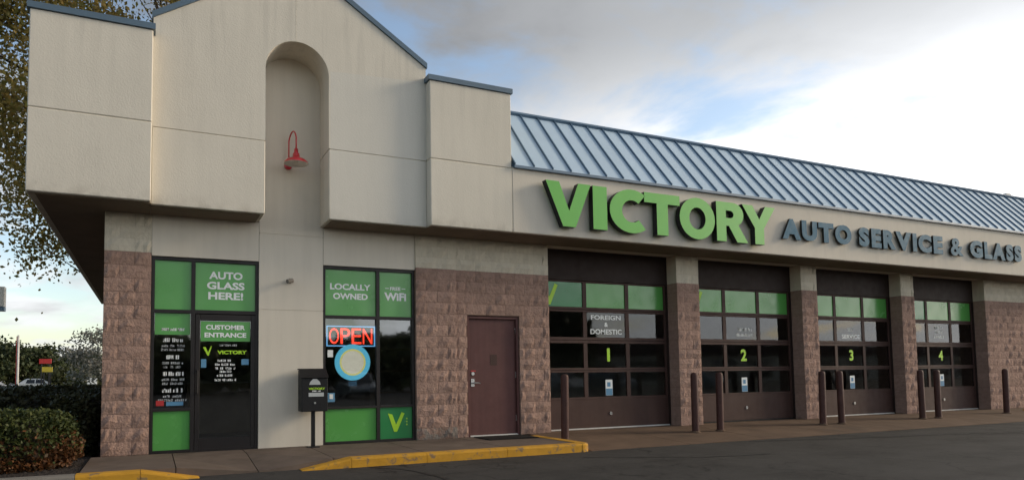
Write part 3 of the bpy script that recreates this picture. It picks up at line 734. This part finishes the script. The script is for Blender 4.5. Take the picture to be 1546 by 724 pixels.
# ------------------------------------------------------------------ roof-line signs
def ell(cx, cy, rx, ry, a0, a1, n): return [(cx + rx * math.cos(R(a0 + (a1 - a0) * i / n)), cy + ry * math.sin(R(a0 + (a1 - a0) * i / n))) for i in range(n + 1)]
GL = {
 'V': [[(0, 1), (.30, 1), (.52, .36), (.74, 1), (1.03, 1), (.665, 0), (.375, 0)]],
 'I': [[(0, 0), (.29, 0), (.29, 1), (0, 1)]],
 'C': [ell(.5, .5, .5, .52, 52, 308, 26) + list(reversed(ell(.5, .5, .225, .265, 48, 312, 22)))],
 'T': [[(0, 1), (.92, 1), (.92, .76), (.605, .76), (.605, 0), (.315, 0), (.315, .76), (0, .76)]],
 'O': [ell(.53, .5, .53, .52, 0, 352, 30), ell(.53, .5, .245, .275, 0, 350, 26)],
 'R': [[(0, 0), (.28, 0), (.28, .40), (.36, .40), (.60, 0), (.93, 0), (.65, .44)] + ell(.50, .70, .31, .30, -48, 90, 12) + [(0, 1)],
       [(.28, .60), (.40, .60)] + ell(.41, .695, .10, .095, -90, 90, 8) + [(.28, .79)]],
 'Y': [[(0, 1), (.32, 1), (.52, .65), (.72, 1), (1.03, 1), (.66, .42), (.66, 0), (.375, 0), (.375, .42)]],
}
vsn = empty('channel_letter_sign', (6.9, A, 3.72)); tag(vsn, 'large bright green raised letters spelling VICTORY above the first garage door', 'sign')
vx = [('V', 6.935, 7.885), ('I', 7.93, 8.24), ('C', 8.30, 9.12), ('T', 9.10, 9.96), ('O', 9.955, 10.855), ('R', 10.90, 11.74), ('Y', 11.60, 12.535)]
FYV = A - .20
off = Vector((6.9, A, 3.72))
for ch, x0, x1 in vx:
    dz = .012 if ch in 'CO' else 0
    o = place_glyph('letter', poly_arrays(GL[ch], .1), vsn, x0 - off.x, x1 - off.x, -dz, .80 + dz, FYV - off.y + .03, .125, [M['green_face'], M['return']])
asn = empty('fascia_lettering', (12.8, A, 3.9)); tag(asn, 'navy raised letters reading AUTO SERVICE & GLASS along the fascia', 'sign')
ax = [('A', 12.84, 13.40), ('U', 13.43, 13.90), ('T', 13.95, 14.43), ('O', 14.48, 15.02), ('S', 15.27, 15.62), ('E', 15.70, 16.04), ('R', 16.11, 16.56), ('V', 16.56, 17.14), ('I', 17.19, 17.34), ('C', 17.40, 17.90), ('E', 17.98, 18.35), ('&', 18.66, 19.17), ('G', 19.46, 19.99), ('L', 20.07, 20.40), ('A', 20.42, 20.98), ('S', 21.03, 21.35), ('S', 21.41, 21.74)]
for ch, x0, x1 in ax:
    place_glyph('letter', text_arrays(ch, .062 if ch != '&' else .03, .1), asn, x0 - 12.8, x1 - 12.8, .02, .46, -.085, .05, [M['navy'], M['return']])

# ------------------------------------------------------------------ gooseneck lamp in the niche
lamp = empty('gooseneck_lamp', (2.665, 0, 4.47)); lamp.scale = (.88, .88, .88); tag(lamp, 'red gooseneck barn lamp mounted in the arched niche', 'lamp')
MB().tube([(-.03, 0.0, .08), (-.03, -.03, .08)], .07, 18).build('wall_plate', M['red'], lamp)
pts = [(-.03, -.03, .08), (-.03, -.07, .10), (-.03, -.09, .20), (-.03, -.09, .52)]
for i in range(1, 9):
    a = math.pi * i / 8; pts.append((-.03 + .01 * i, -.09 - .14 * (1 - math.cos(a)), .52 + .14 * math.sin(a)))
pts += [(.05, -.37, .42), (.05, -.37, .27)]
MB().tube(pts, .014, 8).build('arm', M['red'], lamp, smooth=True)
MB().lathe([(.0, .30), (.035, .30), (.04, .23), (.06, .21), (.065, .145), (.10, .125), (.17, .10), (.21, .055), (.215, .03), (.217, .028)], .05, -.37, 0, 28).build('shade', M['red'], lamp, smooth=True)
MB().lathe([(.218, .028), (.212, .022), (.20, .05), (.165, .088), (.09, .11), (.0, .115)], .05, -.37, 0, 28).build('reflector', M['enamel'], lamp, smooth=True)
MB().lathe([(.0, .03), (.03, .04), (.038, .07), (.025, .11), (.02, .15)], .05, -.37, 0, 14).build('bulb', M['enamel'], lamp, smooth=True)

# small security camera on the stucco
sc_ = empty('security_camera', (2.67, 0, 2.655)); tag(sc_, 'tiny grey security camera on the cream wall left of the drop box', 'camera')
MB().tube([(0, 0, 0), (0, -.02, 0)], .04, 12).build('base', M['black'], sc_)
MB().tube([(0, -.02, 0), (0, -.06, -.01), (-.02, -.10, -.01)], .012, 8).build('bracket', M['black'], sc_)
MB().tube([(.03, -.09, .0), (-.06, -.14, -.025)], .035, 12).build('housing', M['kerb'], sc_)

# drop box on a post
db = empty('drop_box', (3.0, -.25, 0)); tag(db, 'black key drop box on a slim post before the shop wall', 'drop box')
MB().box(-.028, .028, -.02, .036, .012, .57).build('post', M['black'], db); box('base_plate', M['black'], db, -.09, .09, -.08, .10, 0, .012)
MB().prism_x([(-.13, .565), (.17, .565), (.17, 1.22), (.05, 1.22), (-.13, 1.10)], -.205, .205).build('box', M['black'], db, bevel=.008)
MB().prism_x([(-.155, 1.095), (-.14, 1.085), (.05, 1.222), (.18, 1.222), (.18, 1.24), (.045, 1.24)], -.215, .215).build('hood', M['black'], db)
MB().prism_y([(-.09, .985), (.09, .985), (.075, 1.03), (.03, 1.075), (-.03, 1.075), (-.075, 1.03)], -.134, -.1305).build('emblem', M['grey_vinyl'], db)
lettering(db, 'VICTORY', .03, .905, .035, -.133, M['lime'], .26, .03); box('decal', M['grey_vinyl'], db, -.10, .14, -.134, -.1305, .80, .86); word_lines(db, .02, .875, 1, .05, .22, .02, -.133, M['white'], 91)
lkm = MB(); lkm.tube([(0, -.13, .70), (0, -.14, .70)], .016, 10); lkm.build('lock', M['steel'], db)

# OPEN sign
op = empty('open_sign', (3.72, .115, 1.60)); tag(op, 'lit red OPEN sign with a blue border in the shop window', 'sign')
box('backing', M['black'], op, -.44, .44, .012, .04, 0, .37)
mb = MB()
mb.box(-.42, .42, 0, .011, .012, .03); mb.box(-.42, .42, 0, .011, .34, .358); mb.box(-.42, -.402, .0005, .011, .0305, .3395); mb.box(.402, .42, .0005, .011, .0305, .3395)
mb.build('border', M['neon_blue'], op)
for i, ch in enumerate('OPEN'):
    x0 = -.375 + i * .193
    place_glyph('letter', text_arrays(ch, -.004, .1), op, x0, x0 + .165, .055, .318, -.006, .012, [M['neon_red']])
# round window sign
rs = empty('round_window_sign', (3.745, .105, 1.345)); tag(rs, 'round blue rimmed sign with a yellow ring below the OPEN sign', 'sign')
def disc(name, r0, r1, y0, y1, mat):
    mb = MB(); n = 36
    for i in range(n):
        a, b = 2 * math.pi * i / n, 2 * math.pi * (i + 1) / n
        P = lambda r, t, y: (r * math.cos(t), y, r * math.sin(t))
        if r0 > 0:
            mb.poly([P(r0, a, y0), P(r1, a, y0), P(r1, b, y0), P(r0, b, y0)])
        else: mb.poly([(0, y0, 0), P(r1, a, y0), P(r1, b, y0)])
        mb.poly([P(r1, a, y0), P(r1, a, y1), P(r1, b, y1), P(r1, b, y0)])
    return mb.build(name, mat, rs)
disc('rim', .225, .305, .0, .03, M['disc_blue']); disc('ring', .195, .225, .003, .03, M['disc_yellow']); disc('face', 0, .195, .006, .03, M['disc_cream'])
box('foot', M['blue_vinyl'], rs, -.07, .07, .004, .02, -.40, -.32)

# door mat
dm = box('door_mat', M['mat'], None, 5.9, 6.85, -.72, -.08, .001, .014); tag(dm, 'dark rubber mat on the sidewalk before the maroon service door', 'mat')

# ------------------------------------------------------------------ bollards
mb = MB(); mb.lathe([(.0, 1.105), (.035, 1.10), (.058, 1.085), (.066, 1.06), (.068, 1.04), (.068, -.12)], 0, 0, 0, 20)
bme = mb.mesh('bollard'); bme.materials.append(M['bollard']); bme.polygons.foreach_set('use_smooth', [True] * len(bme.polygons))
cb = MB(); cb.lathe([(.069, 0), (.095, 0), (.09, .02), (.069, .03)], 0, 0, -.055, 20); cme = cb.mesh('collar'); cme.materials.append(M['apron'])
bl = ['brown steel bollard beside the end of the yellow kerb, leftmost of all', 'left brown bollard of the pair between garage doors one and two', 'right brown bollard of the pair between garage doors one and two',
      'left brown bollard of the pair between garage doors two and three', 'right brown bollard of the pair between garage doors two and three', 'left brown bollard of the pair between garage doors three and four', 'right brown bollard of the pair between garage doors three and four',
      'lone brown bollard right of garage door four, before the plain block wall']
for i, (x, y) in enumerate(((7.307, -.85), (10.30, -.85), (10.935, -.85), (13.878, -.85), (14.468, -.85), (17.279, -.85), (17.884, -.85), (20.9, -.75))):
    o = bpy.data.objects.new('bollard', bme); link(o); o.location = (x, y, 0); o.rotation_euler = (random.uniform(-.012, .012), random.uniform(-.015, .015), random.uniform(0, 6))
    tag(o, bl[i], 'bollard', 'brown bollards before the garage bays')
    c_ = bpy.data.objects.new('collar', cme); link(c_, o)

# ------------------------------------------------------------------ vegetation
def leaf_quads(P, size, rg, flat=.0, elong=1.5):
    n = len(P); P = np.asarray(P)
    a = rg.normal(size=(n, 3)); a /= np.linalg.norm(a, axis=1)[:, None]
    b = rg.normal(size=(n, 3)); b -= a * (a * b).sum(1)[:, None]; b /= np.linalg.norm(b, axis=1)[:, None]
    s = (np.asarray(size) * rg.uniform(.6, 1.25, n))[:, None]
    c = np.cross(a, b) * .25
    V = np.stack([P - a * s * elong * .5, P + b * s * .5 + c * s * .3, P + a * s * elong * .5, P - b * s * .5 + c * s * .3], 1).reshape(-1, 3)
    F = np.arange(4 * n).reshape(-1, 4)
    return V, F
def tree(name, label, loc, height, crown, leafmat, nleaf, size, seed, trunk_r=.2, crown_z=.3, nclump=60, droop=0.0, group=None, limbs=8, spread=.16, shell=.55):
    rg = np.random.RandomState(seed); t = empty(name, loc); tag(t, label, 'tree', group)
    rx, ry = crown; cz0 = height * crown_z; rz = (height - cz0) / 2; cz = cz0 + rz
    tr = MB(); k = 6; off = rg.normal(size=(k, 2)) * .06 * height / 6
    tp = [(off[i, 0] * (i > 0), off[i, 1] * (i > 0), height * .82 * i / (k - 1)) for i in range(k)]
    tr.tube(tp, [trunk_r * (1 - .85 * i / (k - 1)) * (1.25 if i == 0 else 1) for i in range(k)], 9)
    cl = []
    for i in range(nclump):
        d = rg.normal(size=3); d /= np.linalg.norm(d); r = rg.uniform(shell, 1.0) ** .7
        cl.append((d[0] * rx * r, d[1] * ry * r, cz + d[2] * rz * r))
    cl = np.array(cl)
    for i in rg.choice(nclump, min(limbs, nclump), replace=False):
        q = cl[i]; z0 = max(cz0 * .7, min(q[2] - .25 * height, height * .7)); f = z0 / (height * .82)
        b0 = np.array([np.interp(f, np.linspace(0, 1, k), [p[0] for p in tp]), np.interp(f, np.linspace(0, 1, k), [p[1] for p in tp]), z0])
        mid = (b0 + q) / 2 + rg.normal(size=3) * .03 * height + np.array([0, 0, .03 * height])
        bz = [b0 * (1 - f_) ** 2 + mid * 2 * f_ * (1 - f_) + q * f_ ** 2 for f_ in (0, .2, .4, .6, .8, 1)]
        lr = trunk_r * (.38 if limbs < 60 else .22)
        tr.tube(bz, [lr, lr * .8, lr * .6, lr * .42, lr * .26, lr * .10], 5)
    tr.build('trunk', M['bark'], t, smooth=True)
    w = rg.uniform(.4, 1, nclump); w /= w.sum(); idx = rg.choice(nclump, nleaf, p=w)
    P = cl[idx] + rg.normal(size=(nleaf, 3)) * np.array([rx * spread, ry * spread, rz * spread * .8])
    if droop: P[:, 2] -= droop * np.abs(rg.normal(size=nleaf)) * (np.hypot(P[:, 0] / rx, P[:, 1] / ry)) ** 2
    V, F = leaf_quads(P, size, rg); nmesh('crown', V, F, leafmat, t)
    return t
tree('autumn_tree', 'tall tree with olive and tan leaves behind the left end of the building', (1.5, 19.5, -.13), 20.5, (7.8, 5.5), M['leaf_big'], 70000, .12, 11, .28, .22, 260, 1.2, limbs=150, spread=.062)
tree('pale_tree', 'small silvery grey leafed tree just left of the brown pier', (-2.2, 42, -.13), 4.9, (2.6, 2.2), M['leaf_pale'], 4200, .13, 12, .10, .22, 60, .3, limbs=18, spread=.14)
far = [(-18.5, 98, 6.6, 4.5), (-13.6, 102, 5.8, 4.0), (-9.5, 106, 5.2, 4.2), (-5.0, 102, 5.2, 3.8), (-.5, 107, 5.4, 4.0), (-23, 112, 7.6, 5), (-16, 118, 6.6, 4), (-11, 120, 6.0, 4.2)]
fl = ['dark green tree at the far left edge of the distant tree line', 'dark green tree behind the pale light pole', 'dark tree behind the small red roadside sign', 'dark tree between the red sign and the pale tree', 'dark tree behind the pale tree, nearest the pier',
      'tallest dark tree of the back row at far left', 'dark tree of the back row left of the light pole', 'dark tree of the back row above the red sign']
for i, (x, y, h_, r_) in enumerate(far):
    tree('distant_tree', fl[i], (x, y, -.13), h_, (r_, r_ * .8), M['leaf_far'], 5200, .36, 30 + i, .16, .08, 46, group='trees along the distant road', limbs=6, spread=.2, shell=.2)
for i, (x, y, h_) in enumerate(((-7.6, 66, 2.6), (-4.4, 58, 2.3), (-1.7, 62, 2.6))):
    tree('roadside_shrub', ('olive shrub under the small red roadside sign', 'olive shrub below the pale tree', 'olive shrub beside the brown pier in the distance')[i], (x, y, -.13), h_, (2.0, 1.4), M['leaf_mid'], 3000, .17, 60 + i, .05, .02, 30, group='shrubs along the road', limbs=4, spread=.22, shell=.2)
def hedge(name, label, x0, x1, y0, y1, z0, z1, mat, n, size, seed, dry=None, rnd=.3):
    rg = np.random.RandomState(seed); h = empty(name, ((x0 + x1) / 2, (y0 + y1) / 2, z0)); tag(h, label, 'hedge')
    cx, cy = (x0 + x1) / 2, (y0 + y1) / 2; hx, hy, H = (x1 - x0) / 2, (y1 - y0) / 2, z1 - z0
    P = []
    while len(P) < n:
        q = rg.uniform(-1, 1, (n * 2, 3)); q[:, 2] = (q[:, 2] + 1) / 2
        # superellipse body, surface biased, lumpy
        lump = .07 * np.sin(q[:, 0] * hx * 5 + seed) + .06 * np.sin(q[:, 1] * hy * 6.3 + 1.7) + .05 * np.sin(q[:, 2] * 9 + q[:, 0] * hx * 4)
        top = np.clip((q[:, 2] - .45) / .55, 0, 1)
        under = np.clip((.35 - q[:, 2]) / .35, 0, 1)
        e = (np.abs(q[:, 0]) ** 4 + np.abs(q[:, 1]) ** 4) * (1 + .35 * under) + top ** 4 * .9
        ok = (e < 1.0 + lump * 3) & (e > .25)
        P += list(q[ok])
    P = np.array(P[:n]); W = P * np.array([hx, hy, H])
    W += rg.normal(size=W.shape) * .02
    V, F = leaf_quads(W, size, rg, elong=1.7)
    o = nmesh('foliage', V, F, [mat] + ([dry] if dry else []), h)
    if dry:
        s = (P[:, 0] * .9 + (.5 - P[:, 2]) * 2.4 + rg.normal(size=n) * .35) > .85
        o.data.polygons.foreach_set('material_index', s.astype(np.int32))
    core = MB(); core.box(-hx * .72, hx * .72, -hy * .72, hy * .72, .08, H * .80); core.build('branch_core', M['bark'], h, bevel=min(hx, hy, H) * .18)
    st = MB()
    for i in range(9):
        bx, by = rg.uniform(-hx * .8, hx * .8), rg.uniform(-hy * .6, hy * .6)
        st.tube([(bx * .8, by * .8, 0), (bx, by, H * .5)], [.016, .008], 5)
    st.build('stem', M['bark'], h)
hedge('clipped_hedge', 'low clipped hedge with dry orange leaves at its end, before the pier', -2.9, -.17, -1.25, -.15, -.03, .72, M['leaf_hedge'], 26000, .034, 5, M['leaf_dry'])
hedge('dark_hedge', 'dark hedge along the left side of the building behind the clipped hedge', -3.6, -.22, 2.0, 9.5, -.03, .98, M['leaf_dark'], 26000, .06, 6)
hedge('dark_hedge', 'dark low shrub tight against the left corner pier', -.75, -.10, .35, 1.55, -.03, .86, M['leaf_dark'], 7000, .045, 8)

# ------------------------------------------------------------------ vehicles
def make_car(name, label, loc, rz, col, seed=0, kind='car'):
    t = empty(name, loc, rz); tag(t, label, 'car', 'parked cars')
    paint = material('car_paint_%d' % seed, col, .3, .5, var=.03, coat=.7, metal=.2)
    suv = kind == 'suv'; H = 1.62 if suv else 1.44
    low = [(-2.2, .32), (-2.24, .55), (-2.18, .86 if not suv else .98), (-1.75, .93 if not suv else 1.02), (-.95, .96 if not suv else 1.02), (.95, .93 if not suv else 1.0), (1.9, .78 if not suv else .92), (2.2, .62), (2.22, .38), (2.05, .26), (-2.05, .26)]
    def loft(prof, layers, mat, nm, parent):
        mb = MB(); n = len(prof); cx = sum(p[0] for p in prof) / n; cz = sum(p[1] for p in prof) / n
        rings = []
        for y, s, dz in layers:
            b = len(mb.v); rings.append(b)
            for (x, z) in prof: mb.v.append((cx + (x - cx) * s, y, cz + (z - cz) * s + dz))
        for a, b in zip(rings, rings[1:]):
            for i in range(n): mb.f.append((a + i, a + (i + 1) % n, b + (i + 1) % n, b + i)); mb.m.append(0)
        mb.f.append(tuple(rings[0] + i for i in range(n))); mb.m.append(0); mb.f.append(tuple(rings[-1] + i for i in reversed(range(n)))); mb.m.append(0)
        return mb.build(nm, mat, parent, smooth=False)
    body = loft(low, [(-.89, .93, 0), (-.86, .975, 0), (-.78, 1, 0), (.78, 1, 0), (.86, .975, 0), (.89, .93, 0)], paint, 'body', t)
    zc = .94 if not suv else 1.0
    cab = [(-1.85 if suv else -1.65, zc), (-1.65 if suv else -1.05, H - .06), (-.9, H), (.1, H), (.45, H - .06), (1.15, zc)]
    mb = MB(); n = len(cab)
    for y, dy in ((-.80, 0), (.80, 0)):
        for (x, z) in cab: mb.v.append((x, y * (1 - .22 * (z - zc) / (H - zc)), z))
    for i in range(n): mb.f.append((i, (i + 1) % n, n + (i + 1) % n, n + i)); mb.m.append(0)
    mb.f += [tuple(range(n)), tuple(reversed(range(n, 2 * n)))]; mb.m += [0, 0]
    cabin = mb.build('cabin', paint, t, bevel=.02)
    gl = material('car_glass_%d' % seed, (.012, .014, .016), .08, .6, var=0)
    for sgn in (-1, 1):
        for xa, xb in ((-1.0, -.25), (-.18, .72)):
            if suv and xa < -.5: xa = -1.45
            za, zb = zc + .04, H - .10
            f = lambda z: .80 * (1 - .22 * (z - zc) / (H - zc)) + .004
            top = .30 if xb > 0 else 0
            q = MB(); q.poly([(xa, sgn * f(za), za), (xb, sgn * f(za), za), (xb - top, sgn * f(zb), zb), (xa + (.12 if xa < -.5 and not suv else .02), sgn * f(zb), zb)]); q.build('side_window', gl, cabin)
    f = lambda z: .70 * (1 - .22 * (z - zc) / (H - zc))
    q = MB(); q.poly([(1.165 - .05, -f(zc), zc + .05), (1.165 - .05, f(zc), zc + .05), (.49, f(H), H - .07), (.49, -f(H), H - .07)]); q.build('windscreen', gl, cabin)
    q = MB(); q.poly([(cab[0][0] - .004, f(zc), zc + .05), (cab[0][0] - .004, -f(zc), zc + .05), (cab[1][0] - .012, -f(H), H - .09), (cab[1][0] - .012, f(H), H - .09)]); q.build('rear_window', gl, cabin)
    for x in (-1.35, 1.38):
        for s in (-1, 1):
            w = MB(); w.tube([(x, s * .74, .33), (x, s * .905, .33)], .33, 20); wh = w.build('wheel', M['rubber'], t)
            r_ = MB(); r_.tube([(x, s * .89, .33), (x, s * .912, .33)], .21, 14); r_.build('rim', M['steel'], wh)
    for s in (-1, 1):
        box('headlight', M['enamel'], t, 2.10, 2.21, s * .62 - .16, s * .62 + .16, .60, .72); box('tail_light', M['red_vinyl'], t, -2.235, -2.12, s * .66 - .14, s * .66 + .14, .68, .84)
    box('bumper', M['black'], t, -2.255, -2.15, -.8, .8, .34, .48); box('bumper', M['black'], t, 2.13, 2.245, -.78, .78, .32, .46)
    return t
make_car('parked_car', 'silver car parked at the far left edge beyond the hedges', (-12.6, 62, -.13), R(8), (.50, .51, .52), 1)
make_car('parked_car', 'white car parked right of the silver one beyond the hedges', (-9.3, 66, -.13), R(-4), (.62, .62, .60), 2)
make_car('parked_car', 'grey car opposite the shop, mirrored in the window under the OPEN sign', (11.5, -27, -.13), R(96), (.16, .17, .18), 3)
make_car('parked_car', 'white utility car opposite the shop, mirrored in garage door one', (26.0, -28, -.13), R(84), (.6, .6, .6), 4, 'suv')
make_car('parked_car', 'dark blue car opposite the shop, mirrored in garage door one', (30.5, -28, -.13), R(92), (.03, .05, .10), 5)
make_car('parked_car', 'silver car opposite the shop, mirrored in garage door two', (41.0, -30, -.13), R(88), (.45, .46, .47), 6)
make_car('parked_car', 'black utility car opposite the shop, mirrored in garage door three', (53.0, -29, -.13), R(90), (.02, .02, .022), 7, 'suv')

# ------------------------------------------------------------------ roadside things at far left
lp = empty('light_pole', (-10.2, 60, -.13)); tag(lp, 'pale light pole standing beyond the hedges at far left', 'pole')
MB().tube([(0, 0, 0), (0, 0, 5.3)], [.10, .08], 10).build('shaft', M['sill'], lp); box('red_stripe', M['red_vinyl'], lp, -.15, -.095, -.04, .04, .6, 5.2)
def road_sign(name, label, x, y, z0, z1, w, mat, cat='sign', two=True):
    s = empty(name, (x, y, -.13)); tag(s, label, cat)
    box('board', mat, s, -w / 2, w / 2, -.06, .06, z0 + .13, z1 + .13, bevel=.01)
    for dx in ((-w * .3, w * .3) if two else (0,)): MB().tube([(dx, .0, 0), (dx, .0, z0 + .13)], .05, 8).build('post', M['black'], s)
road_sign('road_sign', 'small red sign board in front of the distant trees', -8.1, 60, 2.62, 3.05, .95, M['red_vinyl'])
M['sign_yellow'] = material('sign_yellow', (.45, .36, .03), .5, var=.05)
road_sign('road_sign', 'small yellow sign board just below the red one', -7.7, 58, 1.85, 2.30, .8, M['sign_yellow'])
road_sign('road_sign', 'small white sign board low beside the brown pier', -4.0, 55, .75, 1.3, .75, M['white'])
ps = empty('pole_sign', (-6.6, 25, -.13)); tag(ps, 'pale cabinet sign on a pole cut by the left edge of the photo', 'sign')
box('cabinet', M['sill'], ps, -1.2, 1.2, -.2, .2, 4.55, 5.45, bevel=.02); box('lower_trim', M['seam'], ps, -1.2, 1.2, -.2, .2, 4.36, 4.54); MB().tube([(0, 0, 0), (0, 0, 4.36)], .09, 10).build('post', M['black'], ps)
cbm = MB(); cpts = []
for i in range(13):
    s = i / 12; cpts.append((-16 + s * 18, 20.0, 20.2 - 9.6 * s + 0.0 - 2.0 * s * (1 - s)))
cbm.tube(cpts, .055, 6); cable = cbm.build('power_cable', M['black']); tag(cable, 'black overhead cable sloping down behind the parapet at top left', 'cable')

# ------------------------------------------------------------------ across the car park (seen mirrored in the glass)
sm = empty('shop_row', (75, -52, -.13)); tag(sm, 'long low shop row across the car park, mirrored in the garage panes', 'building')
box('wall', M['stucco'], sm, -38, 45, -10, 0, 0, 3.4); box('fascia', M['gdoor'], sm, -38.2, 45.2, -10.2, .6, 3.41, 4.9)
for i in range(13):
    f_ = box('window', M['frame'], sm, -36 + i * 6.2, -32 + i * 6.2, .003, .06, .4, 2.8); box('pane', M['glass_g'], f_, -35.9 + i * 6.2, -32.1 + i * 6.2, .061, .07, .5, 2.7)
for i, (x, y, h_, r_) in enumerate(((33, -40, 7.0, 3.2), (19, -46, 4.6, 4.6), (10.5, -49, 4.9, 5.0), (2.0, -50, 4.4, 5.0), (-8, -52, 4.8, 5.2))):  # trees facing the shop windows are added to cut the reflected sky
    tree('car_park_tree', ('leafy tree across the car park, mirrored in garage door one', 'leafy tree added across the car park to darken the right shop window', 'leafy tree added across the car park to darken the glass beside the drop box', 'leafy tree added across the car park to darken the entrance door glass', 'leafy tree added across the car park to darken the left pane')[i], (x, y, -.13), h_, (r_, r_), M['leaf_mid'], 11000, .55, 80 + i, .16, .05, 80, group='trees across the car park', limbs=8, spread=.2, shell=.3)
